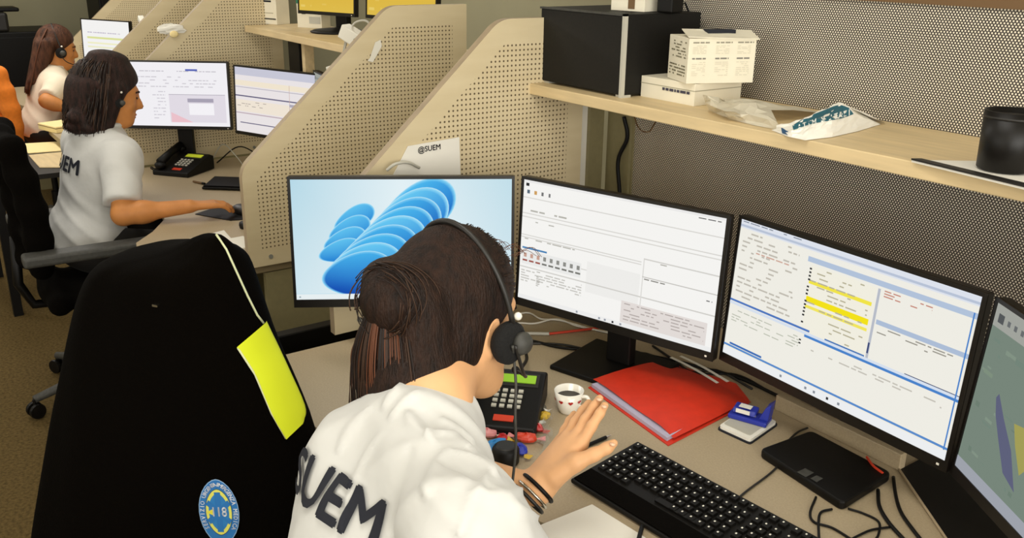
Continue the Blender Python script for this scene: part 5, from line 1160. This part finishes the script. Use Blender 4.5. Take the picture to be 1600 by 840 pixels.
# headset
def headset(H, R, label, sc=1, boom=True):
    o = H(.08, 0, -.02); t = thing('headset', label, 'headset', o)
    arc = [H(.096*math.cos(a), .018+.0*a, -.02+.150*math.sin(a)) if False else H(.093*math.cos(a), .020-.06*math.sin(a), -.005+.134*math.sin(a)) for a in [PI*i/28 for i in range(29)]]
    shift(MB().tube(arc, .0042, 8), o).build('headband', M['dark'], t, smooth=True)
    Ry = R @ Matrix.Rotation(PI/2, 3, 'Y')
    for s in (1, -1):
        cu = shift(MB().lathe([(a_*sc, b_) for a_, b_ in ((.004, -.014), (.026, -.014), (.031, -.006), (.031, .004), (.024, .010), (.004, .010))], H(s*.091, .020, -.030), Ry, 24), o).build('ear_cushion', M['foam'], t, smooth=True)
    shift(MB().lathe([(a_*sc, b_*sc) for a_, b_ in ((.004, 0), (.016, 0), (.017, .008), (.013, .015), (.003, .017))], H(.100, .030, -.028), Ry, 20), o).build('hub', M['darkgrey'], t, smooth=True)
    shift(MB().ell(H(.098, .022, .010), (.006, .006, .006)), o).build('rivet', M['white'], t, smooth=True)
    if boom: shift(MB().tube(bez([H(.108, .012, -.03), H(.10, .05, -.075), H(.06, .11, -.095), H(.03, .125, -.095)]), .0026, 6), o).build('microphone_boom', M['dark'], t, smooth=True); shift(MB().ell(H(.028, .126, -.095), (.008, .006, .006)), o).build('microphone', M['foam'], t, smooth=True)
    return t, o
t, o = headset(H1, R1, 'black headset on the head of the woman with the bun')
shift(MB().tube(bez([H1(.108, .006, -.03), I(803, 560, 1.30), I(806, 600, 1.30), I(805, 650, 1.30), I(806, 700, 1.32), I(800, 760, 1.34)]), .0022, 6), o).build('lead', M['darkgrey'], t, smooth=True)

# ---------------------------------------------------------------- dark-haired woman at the second desk
h2 = atd(173, 141, 3.42); R2 = head_frame((.10, .99), math.radians(12)); N2 = h2+V3(0, -.055, -.155)
e2, w2 = atd(192, 335, 3.28), atd(297, 322, 3.33)
SK2 = dict(head=h2, R=R2, neck=N2, LS=N2+V3(-.17, -.04, -.06), RS=N2+V3(.17, .03, -.065), pelvis=V3(N2.x, N2.y-.10, .60), LE=V3(N2.x-.22, N2.y+.02, .79), LW=V3(N2.x-.12, N2.y+.20, .66),
           RE=e2, RW=w2, LK=V3(N2.x-.12, N2.y+.30, .54), RK=V3(N2.x+.12, N2.y+.30, .54), LA=V3(N2.x-.12, N2.y+.34, .10), RA=V3(N2.x+.12, N2.y+.34, .10), face=V3(0, 1, 0))
def hands2(S):
    d = atd(362, 316, 3.38)-w2; hand_prims(S, w2, d, V3(.1, -.1, 1), V3(-1, .15, 0), 1.0, .35); hand_prims(S, SK2['LW'], V3(.2, 1, 0), V3(0, 0, 1), V3(1, 0, 0), 1, .3)
def hair2(Q, H, R, c):
    cap(Q, H, R, .010); Q.ell(H(0, -.06, -.05), (.085, .07, .10), R, .04)
    rnd = random.Random(5)
    for s in (-1, 1):
        for i in range(6): y = .012-.022*i; Q.rc(H(s*.080, y+.01, .02), H(s*(.078-.004*i), y-.012, -.12-.012*(i % 3)), .022, .014, .02)
    for i in range(5): x = -.05+.025*i; Q.rc(H(x, -.10, .0), H(x*1.1, -.095, -.15-.012*(i % 2)), .03, .016, .025)
    Q.ell(H(.0, -.02, .122), (.055, .065, .02), R, .03); Q.ell(H(0, -.105, -.03), (.075, .05, .09), R, .04)
    for i in range(16): a_ = 2.0+i*.15; Q.ell(H(.088*math.sin(a_*2.1), -.075+.05*math.cos(i*1.7), -.125-.02*math.sin(i*2.3)), (.026, .026, .022), R, .02)
    return loose_strands(H, rnd, 360, -.155, .108, .130, .010)[:2]
b2, bs2, base2, H2, RR2, T2, ax2 = person('person', 'dark-haired woman in white shirt sitting sideways, hand on a mouse', SK2, .0085, M['skin2'], M['shirt'], hair2, M['hair2'],
    fine=[(np.minimum(np.array(w2), np.array(atd(365, 318, 3.4)))-.05, np.maximum(np.array(w2), np.array(atd(365, 318, 3.4)))+.05, .0045)], sleeve=.80, wrinkle=.007, hands=hands2)
rt2, fw2, up2 = ax2; shirt_text(b2, base2, bs2, T2(-.01, -.14, .70), rt2, up2, fw2, .078)
headset(H2, RR2, 'headset half hidden in the dark-haired woman\'s hair', .6, boom=False)

# ---------------------------------------------------------------- woman in cream at the far desk
h3 = atd(90, 72, 5.55); R3 = head_frame((.18, .98), math.radians(10)); N3 = h3+V3(0, -.05, -.155)
e3, w3 = atd(72, 158, 5.35), atd(112, 172, 5.4)
SK3 = dict(head=h3, R=R3, neck=N3, LS=N3+V3(-.18, .0, -.06), RS=N3+V3(.18, -.005, -.065), pelvis=V3(N3.x, N3.y-.10, .60), LE=V3(N3.x-.22, N3.y+.15, .80), LW=V3(N3.x-.12, N3.y+.36, .79),
           RE=e3, RW=w3, LK=V3(N3.x-.12, N3.y+.30, .54), RK=V3(N3.x+.12, N3.y+.30, .54), LA=V3(N3.x-.12, N3.y+.34, .10), RA=V3(N3.x+.12, N3.y+.34, .10), face=V3(0, 1, 0))
def hands3(S):
    hand_prims(S, w3, V3(-.2, 1, -.05), V3(.1, 0, 1), V3(-1, .1, 0), 1, .35); hand_prims(S, SK3['LW'], V3(.2, 1, 0), V3(0, 0, 1), V3(1, 0, 0), 1, .3)
def hair3(Q, H, R, c):
    cap(Q, H, R, .006); Q.ell(H(0, -.06, -.06), (.08, .06, .10), R, .04)
    for i in range(5): x = -.06+.03*i; Q.rc(H(x, -.095, .0), H(x*1.3, -.15, -.27-.02*(i % 2)), .032, .016, .025)
    for s in (-1, 1):
        for i in range(3): Q.rc(H(s*.082, -.03-.02*i, .02), H(s*.09, -.09-.02*i, -.22), .022, .014, .02)
    rnd = random.Random(6); A = []
    for i in range(110): x = rnd.uniform(-.1, .1); A.append(([H(x*.6, -.06, .10), H(x, -.118+.3*abs(x), .02), H(x*1.05, -.14+.3*abs(x), -.08), H(x*1.2, -.17+.3*abs(x), -.28-.03*rnd.random())], (.003, .0012)))
    return [('hair_strand', A[::2], M['auburn']), ('lighter_strand', A[1::2], M['strand2'])]
b3, bs3, base3, H3, RR3, T3, ax3 = person('person', 'long-haired woman in cream shirt at the farthest desk', SK3, .010, M['skin2'], M['shirt_cream'], hair3, M['hair3'], sleeve=.80, wrinkle=.004, hands=hands3)
headset(H3, RR3, 'headset on the long-haired woman at the farthest desk')
